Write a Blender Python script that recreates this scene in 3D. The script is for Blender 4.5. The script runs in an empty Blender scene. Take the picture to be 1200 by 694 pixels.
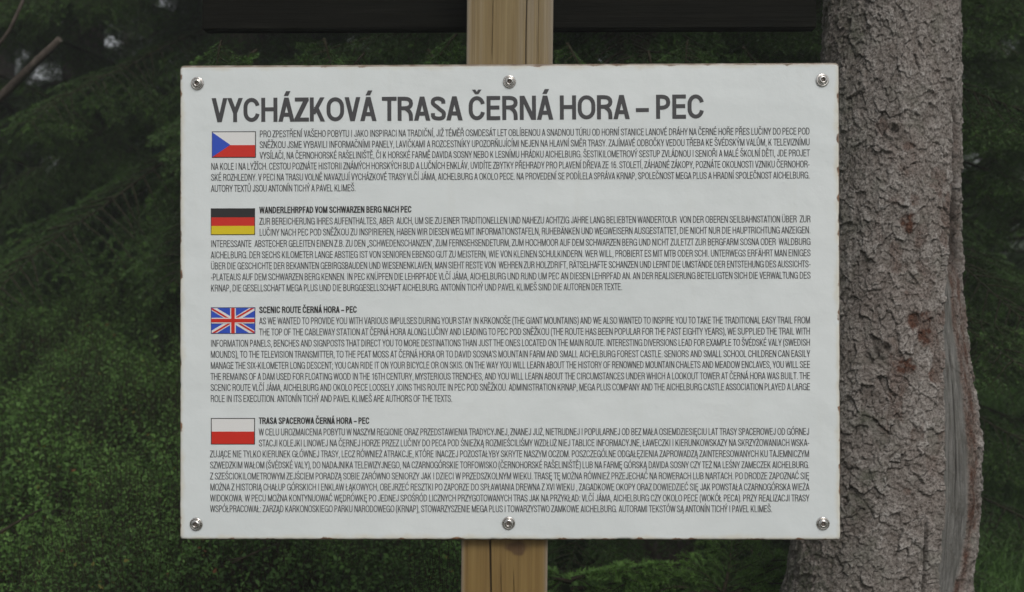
import bpy, math, random, unicodedata
import numpy as np
from mathutils import Vector, Matrix, Euler
R = math.radians
scene = bpy.context.scene
C = scene.collection

# ------------------------------------------------------------------ camera, sky, sun, exposure
cam_d = bpy.data.cameras.new('camera')
cam = bpy.data.objects.new('camera', cam_d); C.objects.link(cam)
cam.location = (0, 0, 1.5); cam.rotation_euler = (R(90), 0, 0)
cam_d.sensor_width = 36; cam_d.lens = 51.09
cam_d.clip_start = 0.05; cam_d.clip_end = 600
scene.camera = cam
cam_d.dof.use_dof = True; cam_d.dof.focus_distance = 2.22; cam_d.dof.aperture_fstop = 7.5
SUN_EL, SUN_AZ = R(46), R(163)            # azimuth clockwise from +Y: the veiled sun stands behind the viewer
world = bpy.data.worlds.new('World'); scene.world = world; world.use_nodes = True
wn = world.node_tree; wn.nodes.clear()
sky = wn.nodes.new('ShaderNodeTexSky'); sky.sky_type = 'NISHITA'; sky.sun_disc = False
sky.sun_elevation = SUN_EL; sky.sun_rotation = SUN_AZ
sky.air_density = 1.0; sky.dust_density = 4.0; sky.ozone_density = 1.0
hs = wn.nodes.new('ShaderNodeHueSaturation'); hs.inputs['Saturation'].default_value = 0.22
bg = wn.nodes.new('ShaderNodeBackground'); bg.inputs['Strength'].default_value = 0.105
wo = wn.nodes.new('ShaderNodeOutputWorld')
wn.links.new(sky.outputs[0], hs.inputs['Color']); wn.links.new(hs.outputs[0], bg.inputs[0]); wn.links.new(bg.outputs[0], wo.inputs[0])
sun_d = bpy.data.lights.new('sun', 'SUN'); sun_d.energy = 1.5; sun_d.angle = R(22); sun_d.color = (1, 0.97, 0.93)
sun = bpy.data.objects.new('sun', sun_d); C.objects.link(sun)
sdir = Vector((math.sin(SUN_AZ) * math.cos(SUN_EL), math.cos(SUN_AZ) * math.cos(SUN_EL), math.sin(SUN_EL)))
sun.rotation_euler = sdir.to_track_quat('Z', 'Y').to_euler()
vs = scene.view_settings
vs.view_transform = 'Standard'; vs.look = 'None'; vs.exposure = -0.17; vs.gamma = 1.0; vs.use_curve_mapping = False
try:
    scene.cycles.volume_step_rate = 4.0; scene.cycles.volume_bounces = 1
    scene.cycles.max_bounces = 8; scene.cycles.diffuse_bounces = 3; scene.cycles.caustics_reflective = False
except Exception: pass

rng = np.random.default_rng(11)
rnd = random.Random(5)

# ------------------------------------------------------------------ helpers
def tag(o, label=None, cat=None, group=None, kind=None):
    if label: o['label'] = label
    if cat: o['category'] = cat
    if group: o['group'] = group
    if kind: o['kind'] = kind
    return o
def link(name, me, parent=None, mat=None):
    o = bpy.data.objects.new(name, me); C.objects.link(o)
    if mat is not None and me is not None and not me.materials: me.materials.append(mat)
    if parent is not None: o.parent = parent
    return o
def empty(name, loc=(0, 0, 0), rot=(0, 0, 0)):
    o = bpy.data.objects.new(name, None); C.objects.link(o); o.location = loc; o.rotation_euler = rot
    o.empty_display_size = 0.1
    return o
def np_mesh(name, V, F, smooth=False, mats=None, midx=None):
    """F: (n,3) or (n,4) index array."""
    V = np.ascontiguousarray(V, dtype=np.float32).reshape(-1, 3); F = np.ascontiguousarray(F, dtype=np.int32)
    k = F.shape[1]; n = F.shape[0]
    me = bpy.data.meshes.new(name)
    me.vertices.add(len(V)); me.vertices.foreach_set('co', V.ravel())
    me.loops.add(n * k); me.loops.foreach_set('vertex_index', F.ravel())
    me.polygons.add(n); me.polygons.foreach_set('loop_start', np.arange(0, n * k, k, dtype=np.int32))
    me.polygons.foreach_set('loop_total', np.full(n, k, dtype=np.int32))
    if smooth: me.polygons.foreach_set('use_smooth', np.ones(n, dtype=bool))
    for m in (mats or []): me.materials.append(m)
    if midx is not None: me.polygons.foreach_set('material_index', np.asarray(midx, dtype=np.int32))
    me.update(calc_edges=True)
    return me
def attr(me, name, arr):
    a = me.attributes.new(name, 'FLOAT', 'POINT'); a.data.foreach_set('value', np.asarray(arr, dtype=np.float32).ravel())
def attr_col(me, name, arr):
    a = me.attributes.new(name, 'FLOAT_COLOR', 'POINT')
    A = np.ones((len(arr), 4), dtype=np.float32); A[:, :3] = arr; a.data.foreach_set('color', A.ravel())

def hash3(ix, iy, iz, seed=0):
    h = (ix.astype(np.int64) * 374761393 + iy.astype(np.int64) * 668265263 + iz.astype(np.int64) * 2147483647 + seed * 974634777) & 0xffffffff
    h = ((h ^ (h >> 13)) * 1274126177) & 0xffffffff
    h = ((h ^ (h >> 16)) * 2246822519) & 0xffffffff
    return ((h ^ (h >> 15)) & 0xffffff) / float(0xffffff)
def vnoise(x, y, z, seed=0):
    x, y, z = np.broadcast_arrays(np.asarray(x, float), np.asarray(y, float), np.asarray(z, float))
    ix, iy, iz = np.floor(x), np.floor(y), np.floor(z)
    fx, fy, fz = x - ix, y - iy, z - iz
    fx, fy, fz = [f * f * (3 - 2 * f) for f in (fx, fy, fz)]
    ix, iy, iz = ix.astype(np.int64), iy.astype(np.int64), iz.astype(np.int64)
    r = 0
    for a in (0, 1):
        for b in (0, 1):
            for c in (0, 1):
                w = (fx if a else 1 - fx) * (fy if b else 1 - fy) * (fz if c else 1 - fz)
                r = r + w * hash3(ix + a, iy + b, iz + c, seed)
    return r * 2 - 1
def fbm(x, y, z, oct=3, seed=0):
    s, a, t = 0, 1.0, 0
    for i in range(oct):
        s = s + a * vnoise(x, y, z, seed + i * 7); t += a; a *= 0.5; x = x * 2.03; y = y * 2.03; z = z * 2.03
    return s / t
def sstep(a, b, x):
    t = np.clip((x - a) / (b - a), 0, 1); return t * t * (3 - 2 * t)
def voronoi(u, v, seed):
    iu, iv = np.floor(u).astype(np.int64), np.floor(v).astype(np.int64)
    f1 = np.full(u.shape, 9.0); f2 = np.full(u.shape, 9.0); r1 = np.zeros(u.shape); r2 = np.zeros(u.shape); du = np.zeros(u.shape); dv = np.zeros(u.shape)
    z = np.zeros_like(iu)
    for a in (-1, 0, 1):
        for b in (-1, 0, 1):
            cu, cv = iu + a, iv + b
            px = cu + hash3(cu, cv, z, seed); py = cv + hash3(cu, cv, z, seed + 1)
            d = np.hypot(u - px, v - py)
            m = d < f1
            f2 = np.where(m, f1, np.minimum(f2, d))
            r1 = np.where(m, hash3(cu, cv, z, seed + 2), r1); r2 = np.where(m, hash3(cu, cv, z, seed + 3), r2)
            du = np.where(m, u - px, du); dv = np.where(m, v - py, dv)
            f1 = np.where(m, d, f1)
    return f1, f2, r1, r2, du, dv

# ------------------------------------------------------------------ materials
class NT:
    def __init__(s, name, rough=0.7, spec=0.3):
        s.m = bpy.data.materials.new(name); s.m.use_nodes = True; s.t = s.m.node_tree; s.t.nodes.clear()
        s.out = s.n('ShaderNodeOutputMaterial'); s.b = s.n('ShaderNodeBsdfPrincipled')
        s.b.inputs['Roughness'].default_value = rough; s.b.inputs['Specular IOR Level'].default_value = spec
        s.l(s.b.outputs[0], s.out.inputs[0])
    def n(s, typ, **kw):
        x = s.t.nodes.new(typ)
        for k, v in kw.items():
            if k.startswith('_'): setattr(x, k[1:], v)
            else: x.inputs[k.replace('__', ' ')].default_value = v
        return x
    def l(s, a, b): s.t.links.new(a, b)
    def coord(s, kind='Object', scale=(1, 1, 1)):
        tc = s.n('ShaderNodeTexCoord'); mp = s.n('ShaderNodeMapping'); mp.inputs['Scale'].default_value = scale
        s.l(tc.outputs[kind], mp.inputs[0]); return mp.outputs[0]
    def noise(s, co, scale, detail=4, rough=0.55, dist=0):
        x = s.n('ShaderNodeTexNoise', Scale=scale, Detail=detail, Roughness=rough, Distortion=dist); s.l(co, x.inputs['Vector']); return x.outputs['Fac']
    def at(s, name, out='Fac'):
        x = s.n('ShaderNodeAttribute'); x.attribute_name = name; return x.outputs[out]
    def ramp(s, fac, stops, interp='LINEAR'):
        x = s.n('ShaderNodeValToRGB'); x.color_ramp.interpolation = interp
        e = x.color_ramp.elements
        while len(e) > 1: e.remove(e[-1])
        e[0].position = stops[0][0]; e[0].color = tuple(stops[0][1]) + (1,) if len(stops[0][1]) == 3 else stops[0][1]
        for p, c in stops[1:]:
            q = e.new(p); q.color = tuple(c) + (1,)
        s.l(fac, x.inputs[0]); return x.outputs[0]
    def mix(s, fac, a, b, mode='MIX'):
        x = s.n('ShaderNodeMix'); x.data_type = 'RGBA'; x.blend_type = mode
        for sock, v in ((x.inputs['Factor'], fac), (x.inputs['A'] if False else x.inputs[6], a), (x.inputs[7], b)):
            if hasattr(v, 'is_linked') or hasattr(v, 'node'): s.l(v, sock)
            elif isinstance(v, (tuple, list)): sock.default_value = tuple(v) + (1,)
            else: sock.default_value = v
        return x.outputs[2]
    def math(s, op, a, b=0.0, c=None):
        x = s.n('ShaderNodeMath'); x.operation = op
        for i, v in enumerate((a, b) if c is None else (a, b, c)):
            if hasattr(v, 'node'): s.l(v, x.inputs[i])
            else: x.inputs[i].default_value = v
        return x.outputs[0]
    def mapr(s, v, a, b, c=0.0, d=1.0, smooth=True):
        x = s.n('ShaderNodeMapRange'); x.interpolation_type = 'SMOOTHSTEP' if smooth else 'LINEAR'
        s.l(v, x.inputs[0]); x.inputs[1].default_value = a; x.inputs[2].default_value = b; x.inputs[3].default_value = c; x.inputs[4].default_value = d
        return x.outputs[0]
    def bump(s, h, strength=0.3, dist=0.01):
        x = s.n('ShaderNodeBump', Strength=strength, Distance=dist); s.l(h, x.inputs['Height']); s.l(x.outputs[0], s.b.inputs['Normal'])
    def col(s, v):
        if hasattr(v, 'node'): s.l(v, s.b.inputs['Base Color'])
        else: s.b.inputs['Base Color'].default_value = tuple(v) + (1,)

def plain(name, col, rough=0.5, spec=0.3, metal=0.0):
    t = NT(name, rough, spec); t.col(col); t.b.inputs['Metallic'].default_value = metal; return t.m

W, H = 1.0, 0.7208
def enamel_mat():
    t = NT('white_enamel', 0.32, 0.45)
    tc = t.n('ShaderNodeTexCoord'); sp = t.n('ShaderNodeSeparateXYZ'); t.l(tc.outputs['Object'], sp.inputs[0])
    co = tc.outputs['Object']
    ax = t.math('SUBTRACT', W / 2, t.math('ABSOLUTE', sp.outputs[0])); az = t.math('SUBTRACT', H / 2, t.math('ABSOLUTE', sp.outputs[2]))
    d = t.math('MINIMUM', ax, az)
    base = t.mix(t.mapr(t.noise(co, 3.0, 4), 0.3, 0.75), (0.69, 0.735, 0.74), (0.72, 0.76, 0.762))
    base = t.mix(t.mapr(t.noise(co, 160.0, 3), 0.70, 0.85, 0, 0.18), base, (0.45, 0.45, 0.42))
    streak = t.noise(t.coord('Object', (14, 14, 1.6)), 2.2, 5, 0.6)
    base = t.mix(t.mapr(streak, 0.55, 0.8, 0, 0.16), base, (0.58, 0.585, 0.52))
    n1 = t.noise(co, 22.0, 4, 0.6); n2 = t.noise(co, 75.0, 5, 0.65)
    # cream halo along the edges
    dh = t.math('ADD', d, t.math('MULTIPLY', t.math('SUBTRACT', n1, 0.5), 0.022))
    base = t.mix(t.mapr(dh, 0.0, 0.010, 0.6, 0.0), base, (0.62, 0.57, 0.44))
    # rust eating in from the edge, in patches
    patch = t.mapr(t.noise(t.coord('Object', (1, 1, 1)), 34.0, 3, 0.5), 0.45, 0.68, -0.0010, 0.0040)
    dr = t.math('SUBTRACT', d, t.math('ADD', patch, t.math('MULTIPLY', t.math('SUBTRACT', n2, 0.5), 0.004)))
    rust = t.ramp(t.noise(co, 120.0, 4), [(0.3, (0.06, 0.022, 0.008)), (0.55, (0.20, 0.075, 0.018)), (0.8, (0.42, 0.20, 0.05))])
    base = t.mix(t.mapr(dr, -0.0006, 0.0018, 0.9, 0.0), base, rust)
    # bare brownish rim where the sheet turns back
    rim = t.ramp(t.noise(t.coord('Object', (1, 1, 1)), 45.0, 4), [(0.3, (0.10, 0.055, 0.03)), (0.5, (0.22, 0.18, 0.14)), (0.7, (0.36, 0.33, 0.29))])
    topm = t.mapr(sp.outputs[2], H / 2 - 0.006, H / 2 - 0.004, 0.0, 0.0022)
    base = t.mix(t.mapr(t.math('SUBTRACT', d, topm), 0.0006, 0.0020, 0.92, 0.0), base, rim)
    t.col(base)
    t.l(t.mapr(dr, -0.001, 0.003, 0.85, 0.30), t.b.inputs['Roughness'])
    hgt = t.math('ADD', t.noise(co, 9.0, 2), t.math('MULTIPLY', t.noise(co, 70.0, 3), 0.10))
    t.bump(hgt, 0.22, 0.02)
    return t.m
M_enamel = enamel_mat()
M_ink = plain('dark_grey_ink', (0.058, 0.058, 0.062), 0.4, 0.4)
M_inkb = plain('black_ink', (0.022, 0.021, 0.022), 0.4, 0.4)
M_blue = plain('blue_ink', (0.028, 0.080, 0.50), 0.35, 0.4)
M_red = plain('red_ink', (0.60, 0.025, 0.014), 0.35, 0.4)
M_yel = plain('yellow_ink', (0.70, 0.55, 0.012), 0.35, 0.4)
M_wht = plain('white_ink', (0.74, 0.74, 0.73), 0.35, 0.4)
def steel_mat():
    t = NT('stainless_steel', 0.22, 0.5); t.b.inputs['Metallic'].default_value = 1.0
    co = t.coord(); t.col(t.mix(t.noise(co, 300.0, 3), (0.52, 0.50, 0.47), (0.72, 0.70, 0.68)))
    t.l(t.mapr(t.noise(co, 500.0, 3), 0.3, 0.8, 0.16, 0.36), t.b.inputs['Roughness']); return t.m
M_steel = steel_mat()
M_socket = plain('dark_socket_metal', (0.22, 0.19, 0.17), 0.5, 0.3, 0.8)  # socket metal, darker than the bolt head
M_rustback = plain('rusty_back', (0.10, 0.045, 0.02), 0.85)

def wood_mat():
    t = NT('weathered_pine', 0.75, 0.25)
    g = t.coord('Object', (1, 1, 0.035)); g2 = t.coord('Object', (1, 1, 0.012))
    ring = t.noise(g, 80.0, 4, 0.5, 0.3); fine = t.noise(g2, 420.0, 4, 0.6)
    c = t.ramp(ring, [(0.20, (0.170, 0.118, 0.055)), (0.45, (0.230, 0.170, 0.082)), (0.6, (0.275, 0.212, 0.108)), (0.82, (0.33, 0.27, 0.155))])
    grey = t.mapr(t.noise(g, 38.0, 4, 0.6), 0.50, 0.70)
    c = t.mix(t.math('MULTIPLY', grey, 0.6), c, (0.24, 0.205, 0.165))
    c = t.mix(t.mapr(fine, 0.35, 0.65, 0.3, 0.0), c, (0.14, 0.10, 0.05))
    # lower stretch is more orange, with its shade darkened into the colour
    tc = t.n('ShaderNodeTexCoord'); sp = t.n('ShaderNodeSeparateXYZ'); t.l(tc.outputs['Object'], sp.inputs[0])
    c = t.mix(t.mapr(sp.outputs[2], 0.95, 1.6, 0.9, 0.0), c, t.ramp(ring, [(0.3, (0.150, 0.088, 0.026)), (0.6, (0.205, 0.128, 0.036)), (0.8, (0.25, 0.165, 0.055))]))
    # silvered arris
    ex = t.math('SUBTRACT', 0.066, t.math('ABSOLUTE', sp.outputs[0]))
    c = t.mix(t.mapr(t.math('ADD', ex, t.math('MULTIPLY', t.noise(g, 60.0, 3), 0.008)), 0.002, 0.013, 0.65, 0.0), c, (0.30, 0.275, 0.24))
    c = t.mix(t.at('knot'), c, (0.075, 0.040, 0.022))
    c = t.mix(t.at('crack'), c, (0.015, 0.010, 0.007))
    t.col(c); t.bump(t.math('ADD', ring, t.math('MULTIPLY', fine, 0.6)), 0.5, 0.0016)
    return t.m
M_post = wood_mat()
def darkwood_mat():
    t = NT('dark_stained_shaded_wood', 0.9, 0.06)  # dark stain, deepened in the colour for the shade on the board
    g = t.coord('Object', (0.05, 1, 1)); f = t.noise(g, 130.0, 5, 0.6)
    t.col(t.ramp(f, [(0.3, (0.005, 0.005, 0.004)), (0.6, (0.009, 0.009, 0.007)), (0.85, (0.020, 0.020, 0.016))])); t.bump(f, 0.6, 0.003); return t.m
M_dark = darkwood_mat()

def bark_mat():
    t = NT('spruce_bark', 0.88, 0.15)
    co = t.coord(); tint = t.at('tint'); crack = t.at('crack')
    n = t.noise(co, 55.0, 6, 0.65); n2 = t.noise(co, 260.0, 5, 0.7); n3 = t.noise(co, 9.0, 3, 0.5)
    c = t.ramp(t.math('ADD', t.math('MULTIPLY', tint, 0.45), t.math('MULTIPLY', n, 0.6)),
               [(0.22, (0.130, 0.110, 0.096)), (0.42, (0.225, 0.203, 0.184)), (0.6, (0.320, 0.296, 0.274)), (0.82, (0.46, 0.445, 0.425))])
    c = t.mix(t.mapr(n3, 0.42, 0.68, 0, 0.30), c, (0.19, 0.145, 0.125))
    c = t.mix(t.mapr(n2, 0.38, 0.55, 0.75, 0.0), c, (0.065, 0.052, 0.044))
    c = t.mix(t.mapr(n2, 0.60, 0.76, 0.0, 0.35), c, (0.42, 0.40, 0.38))
    c = t.mix(t.mapr(t.noise(co, 17.0, 4, 0.6), 0.50, 0.70, 0, 0.4), c, (0.165, 0.170, 0.140))
    c = t.mix(t.math('MULTIPLY', crack, 0.9), c, (0.030, 0.023, 0.019))
    z = t.n('ShaderNodeSeparateColor'); t.l(t.at('zone', 'Color'), z.inputs[0])
    redc = t.ramp(n2, [(0.35, (0.028, 0.013, 0.009)), (0.55, (0.095, 0.046, 0.031)), (0.75, (0.18, 0.115, 0.085))])
    c = t.mix(z.outputs[1], c, redc)
    mossm = t.math('MULTIPLY', z.outputs[2], t.mapr(t.noise(co, 38.0, 5, 0.7), 0.40, 0.62))
    c = t.mix(t.math('MULTIPLY', mossm, 0.65), c, (0.052, 0.064, 0.034))
    g = t.coord('Object', (1, 1, 0.045)); ws = t.noise(g, 160.0, 5, 0.65)
    wood = t.ramp(ws, [(0.28, (0.055, 0.052, 0.048)), (0.45, (0.135, 0.132, 0.124)), (0.62, (0.20, 0.196, 0.185)), (0.8, (0.30, 0.295, 0.28))])
    wood = t.mix(t.mapr(t.noise(co, 24.0, 4), 0.4, 0.7, 0, 0.45), wood, (0.105, 0.105, 0.092))
    wood = t.mix(t.mapr(t.noise(t.coord('Object', (1, 1, .4)), 60.0, 5, .7), .5, .72, 0, .7), wood, (0.075, 0.068, 0.058))
    wood = t.mix(t.at('split'), wood, (0.02, 0.018, 0.016))
    c = t.mix(z.outputs[0], c, wood)
    t.col(c); t.bump(t.math('ADD', n, t.math('MULTIPLY', n2, 0.7)), 0.75, 0.0035)
    return t.m
M_bark = bark_mat()
def trunk_mat():
    t = NT('shaded_bark', 0.9, 0.1); co = t.coord('Object', (1, 1, 0.5)); n = t.noise(co, 30.0, 6, 0.65)
    t.col(t.ramp(n, [(0.3, (0.028, 0.022, 0.018)), (0.55, (0.085, 0.070, 0.058)), (0.75, (0.16, 0.14, 0.12))])); t.bump(n, 0.8, 0.012); return t.m
M_trunk = trunk_mat()
def needle_mat():
    t = NT('spruce_needles', 0.55, 0.25)
    oi = t.n('ShaderNodeObjectInfo')
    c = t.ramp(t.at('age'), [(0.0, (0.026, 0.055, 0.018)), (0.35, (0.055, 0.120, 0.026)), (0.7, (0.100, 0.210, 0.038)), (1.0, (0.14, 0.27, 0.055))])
    c = t.mix(t.mapr(oi.outputs['Random'], 0.0, 1.0, 0.0, 0.35, False), c, (0.045, 0.075, 0.030))
    c = t.mix(t.at('dead'), c, (0.26, 0.115, 0.040))
    t.col(c)
    t.b.inputs['Subsurface Weight'].default_value = 0.0
    return t.m
M_needle = needle_mat()
def twig_mat():
    t = NT('twig_bark', 0.85, 0.15); co = t.coord(); n = t.noise(co, 60.0, 3)
    t.col(t.ramp(n, [(0.3, (0.018, 0.015, 0.010)), (0.7, (0.050, 0.042, 0.026))])); return t.m
M_twig = twig_mat()
def leaf_mat():
    t = NT('bilberry_leaf', 0.55, 0.22)
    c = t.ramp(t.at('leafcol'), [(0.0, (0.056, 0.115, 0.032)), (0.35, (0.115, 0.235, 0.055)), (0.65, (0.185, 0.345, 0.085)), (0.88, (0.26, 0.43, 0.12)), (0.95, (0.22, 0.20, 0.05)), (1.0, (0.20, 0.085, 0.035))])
    t.col(c)
    tr = t.n('ShaderNodeBsdfTranslucent'); t.l(c, tr.inputs['Color']); mx = t.n('ShaderNodeMixShader'); mx.inputs[0].default_value = 0.42
    t.l(t.b.outputs[0], mx.inputs[1]); t.l(tr.outputs[0], mx.inputs[2]); t.l(mx.outputs[0], t.out.inputs[0])
    return t.m
M_leaf = leaf_mat()
def ground_mat():
    t = NT('forest_floor', 0.95, 0.1); co = t.coord(); n = t.noise(co, 5.0, 8, 0.7); n2 = t.noise(co, 60.0, 5, 0.7)
    c = t.ramp(n, [(0.3, (0.014, 0.018, 0.008)), (0.5, (0.026, 0.042, 0.014)), (0.7, (0.036, 0.060, 0.018))])
    c = t.mix(t.mapr(n2, 0.5, 0.7, 0, 0.5), c, (0.034, 0.026, 0.017)); t.col(c); t.bump(n2, 0.8, 0.02); return t.m
M_ground = ground_mat()
def path_mat():
    t = NT('gravel_path', 0.95, 0.1); co = t.coord(); n = t.noise(co, 40.0, 6, 0.7)
    t.col(t.ramp(n, [(0.3, (0.10, 0.09, 0.075)), (0.6, (0.22, 0.20, 0.17)), (0.8, (0.33, 0.31, 0.28))])); t.bump(n, 0.7, 0.015); return t.m

# ------------------------------------------------------------------ terrain
def ground_h(x, y):
    x = np.asarray(x, float); y = np.asarray(y, float)
    side = sstep(-0.12, 0.26, x / np.maximum(y, 0.5))
    y = y + 0.0 * x
    left = 0.45 * sstep(1.7, 2.9, y) + 0.20 * np.clip(y - 3, 0, 5) + 0.05 * np.clip(y - 8, 0, 60)
    right = 0.40 * sstep(1.7, 2.9, y) + 0.085 * np.clip(y - 3, 0, 6) + 0.03 * np.clip(y - 9, 0, 60)
    h = left * (1 - side) + right * side
    return h + 0.05 * vnoise(x * 1.3, y * 1.3, 0 * x, 3) * sstep(2.2, 3.5, y)
def axis_pts():
    a = np.concatenate([-np.geomspace(250, 12, 18), np.arange(-10, 10.01, 0.25), np.geomspace(12, 250, 18)]); return a
gx = axis_pts(); gy = np.concatenate([-np.geomspace(250, 4, 16), np.arange(-3, 16, 0.25), np.geomspace(17, 300, 18)])
X, Y = np.meshgrid(gx, gy); Z = ground_h(X, Y)
nx_, ny_ = len(gx), len(gy)
idx = np.arange(nx_ * ny_).reshape(ny_, nx_)
F = np.stack([idx[:-1, :-1], idx[:-1, 1:], idx[1:, 1:], idx[1:, :-1]], -1).reshape(-1, 4)
ground = link('ground', np_mesh('ground', np.stack([X, Y, Z], -1), F, True, [M_ground])); tag(ground, kind='structure')
px_ = np.linspace(-14, 14, 57); py_ = np.linspace(-1.6, 1.55, 14)
X, Y = np.meshgrid(px_, py_); Y2 = Y + 0.18 * vnoise(X * 0.5, Y * 0.2, X * 0, 8); Z = ground_h(X, Y2) + 0.012
idx = np.arange(57 * 14).reshape(14, 57)
F = np.stack([idx[:-1, :-1], idx[:-1, 1:], idx[1:, 1:], idx[1:, :-1]], -1).reshape(-1, 4)
tag(link('path', np_mesh('path', np.stack([X, Y2, Z], -1), F, True, [path_mat()])), kind='structure')

# ------------------------------------------------------------------ lettering (stroke-built condensed grotesque)
def sarc(cx, cy, rx, ry, a0, a1, n=8, e=2.35):
    p = []
    for i in range(n + 1):
        a = math.radians(a0 + (a1 - a0) * i / n); c, s = math.cos(a), math.sin(a)
        p.append((cx + rx * math.copysign(abs(c) ** (2 / e), c), cy + ry * math.copysign(abs(s) ** (2 / e), s)))
    return p
def catmull(P, n=5):
    P = [P[0]] + P + [P[-1]]; out = []
    for i in range(1, len(P) - 2):
        a, b, c, d = P[i - 1], P[i], P[i + 1], P[i + 2]
        for k in range(n):
            t = k / n
            out.append(tuple(0.5 * ((2 * b[j]) + (-a[j] + c[j]) * t + (2 * a[j] - 5 * b[j] + 4 * c[j] - d[j]) * t * t + (-a[j] + 3 * b[j] - 3 * c[j] + d[j]) * t ** 3) for j in (0, 1)))
    out.append(P[-2]); return out
ADV = dict(A=.62, B=.66, C=.67, D=.69, E=.60, F=.56, G=.72, H=.70, I=.29, J=.52, K=.66, L=.53, M=.84, N=.70, O=.72, P=.62, Q=.72, R=.67, S=.62, T=.56, U=.69, V=.60, W=.90, X=.60, Y=.60, Z=.55)
for d_ in '0123456789': ADV[d_] = .54
ADV['1'] = .54
ADV.update({' ': .25, '.': .25, ',': .25, ':': .25, ';': .25, '-': .34, '–': .54, '(': .32, ')': .32, '„': .38, '“': .38, "'": .20})
def glyph(ch, w, t):
    """strokes of one letter; ink box 0..w wide, cap height 1, stroke weight t."""
    h = t / 2; x0, x1, y0, y1 = h, w - h, h, 1 - h; q = t * 1.10; cx = w / 2; rx = (x1 - x0) / 2
    P = lambda *p: ('p', list(p)); Dg = lambda a, b, c, d, hw=q: ('d', a, b, c, d, hw)
    if ch == 'A': return [Dg(q / 2, 0, cx - q * .02, 1), Dg(w - q / 2, 0, cx + q * .02, 1), P((q * .9, .29), (w - q * .9, .29))]
    if ch in 'BPR':
        lo = .52 if ch != 'P' else .46; k = min(w * .5, .27); o = [P((x0, 0), (x0, 1))]
        xr = x1 - (w * .05 if ch == 'B' else 0); hy = (y1 - lo) / 2
        o.append(('p', [(x0, y1)] + sarc(xr - k, y1 - hy, k, hy, 90, -90) + [(x0, lo)]))
        if ch == 'B': hy = (lo - y0) / 2; o.append(('p', [(x0, lo)] + sarc(x1 - k, lo - hy, k, hy, 90, -90) + [(x0, y0)]))
        if ch == 'R': o.append(('p', catmull([(w * .50, lo), (x1 - t * .55, lo - t * .7), (x1 - t * .10, .26), (x1 + t * .0, 0)], 4)))
        return o
    if ch in 'CG':
        ry = .31; up = sarc(cx, y1 - ry, rx, ry, 12, 180, 11, 2.0); dn = lambda e_: sarc(cx, y0 + ry, rx, ry, 180, e_, 11, 2.0)
        o = [('p', up + dn(350))]
        if ch == 'G': o = [('p', up + dn(325) + [(x1, .30), (x1, .46), (cx + t * .1, .46)]), P((x1, .44), (x1, 0))]
        return o
    if ch == 'D':
        k = min(w * .62, .42); return [P((x0, 0), (x0, 1)), ('p', [(x0, y1)] + sarc(x1 - k, .5, k, .5 - h, 90, -90, 14, 2.5) + [(x0, y0)])]
    if ch == 'E': return [P((x0, 0), (x0, 1)), P((x0, y1), (w, y1)), P((x0, .52), (w * .94, .52)), P((x0, y0), (w, y0))]
    if ch == 'F': return [P((x0, 0), (x0, 1)), P((x0, y1), (w, y1)), P((x0, .50), (w * .92, .50))]
    if ch == 'H': return [P((x0, 0), (x0, 1)), P((x1, 0), (x1, 1)), P((x0, .52), (x1, .52))]
    if ch == 'I': return [P((cx, 0), (cx, 1))]
    if ch == 'J': return [('p', [(x1, 1)] + sarc(cx, .28, rx, .28 - h, 0, -180, 9))]
    if ch == 'K': return [P((x0, 0), (x0, 1)), Dg(x0 + q * .3, .30, w - q * .6, 1, q * 1.05), Dg(w - q * .5, 0, x0 + (w - 2 * x0) * .38, .60, q * 1.02)]
    if ch == 'L': return [P((x0, 0), (x0, 1)), P((x0, y0), (w, y0))]
    if ch == 'M': return [P((x0, 0), (x0, 1)), P((x1, 0), (x1, 1)), Dg(x0 + q * .15, 1, cx, 0, q * .95), Dg(x1 - q * .15, 1, cx, 0, q * .95)]
    if ch == 'N': return [P((x0, 0), (x0, 1)), P((x1, 0), (x1, 1)), Dg(x0 + q * .1, 1, x1 - q * .1, 0, q * 1.05)]
    if ch in 'OQ0':
        o = [('c', sarc(cx, y1 - .32, rx, .32, 0, 180, 12, 2.0) + sarc(cx, y0 + .32, rx, .32, 180, 360, 12, 2.0))]
        if ch == 'Q': o.append(P((cx + w * .08, .24), (w, -.02)))
        return o
    if ch == 'S':
        return [('p', catmull([(x1 - t * .1, .70), (x1 - t * .25, .84), (cx, y1), (x0 + t * .2, .86), (x0 + t * .1, .70), (cx - w * .08, .565), (cx + w * .10, .465), (x1 - t * .02, .32), (x1 - t * .2, .13), (cx, y0), (x0 + t * .2, .14), (x0 + t * .02, .31)], 3))]
    if ch == 'T': return [P((cx, 0), (cx, 1)), P((0, y1), (w, y1))]
    if ch == 'U': return [('p', [(x0, 1)] + sarc(cx, .30, rx, .30 - h, 180, 360, 12) + [(x1, 1)])]
    if ch == 'V': return [Dg(q / 2, 1, cx - q * .02, 0), Dg(w - q / 2, 1, cx + q * .02, 0)]
    if ch == 'W': k = q * .92; return [Dg(k / 2, 1, w * .27, 0, k), Dg(w * .27, 0, cx, 1, k), Dg(cx, 1, w * .73, 0, k), Dg(w * .73, 0, w - k / 2, 1, k)]
    if ch == 'X': return [Dg(q / 2, 0, w - q / 2 - .02, 1), Dg(q / 2 + .02, 1, w - q / 2, 0)]
    if ch == 'Y': return [Dg(q / 2, 1, cx, .38), Dg(w - q / 2, 1, cx, .38), P((cx, 0), (cx, .45))]
    if ch == 'Z': return [P((w * .03, y1), (w - .01, y1)), P((0, y0), (w, y0)), Dg(q / 2, t * .5, w - q / 2 - .01, 1 - t * .5, q * 1.2)]
    if ch == '1': return [P((cx + t * .4, 0), (cx + t * .4, 1)), P((cx + t * .4, .82), (x0 + w * .05, .74))]
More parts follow.
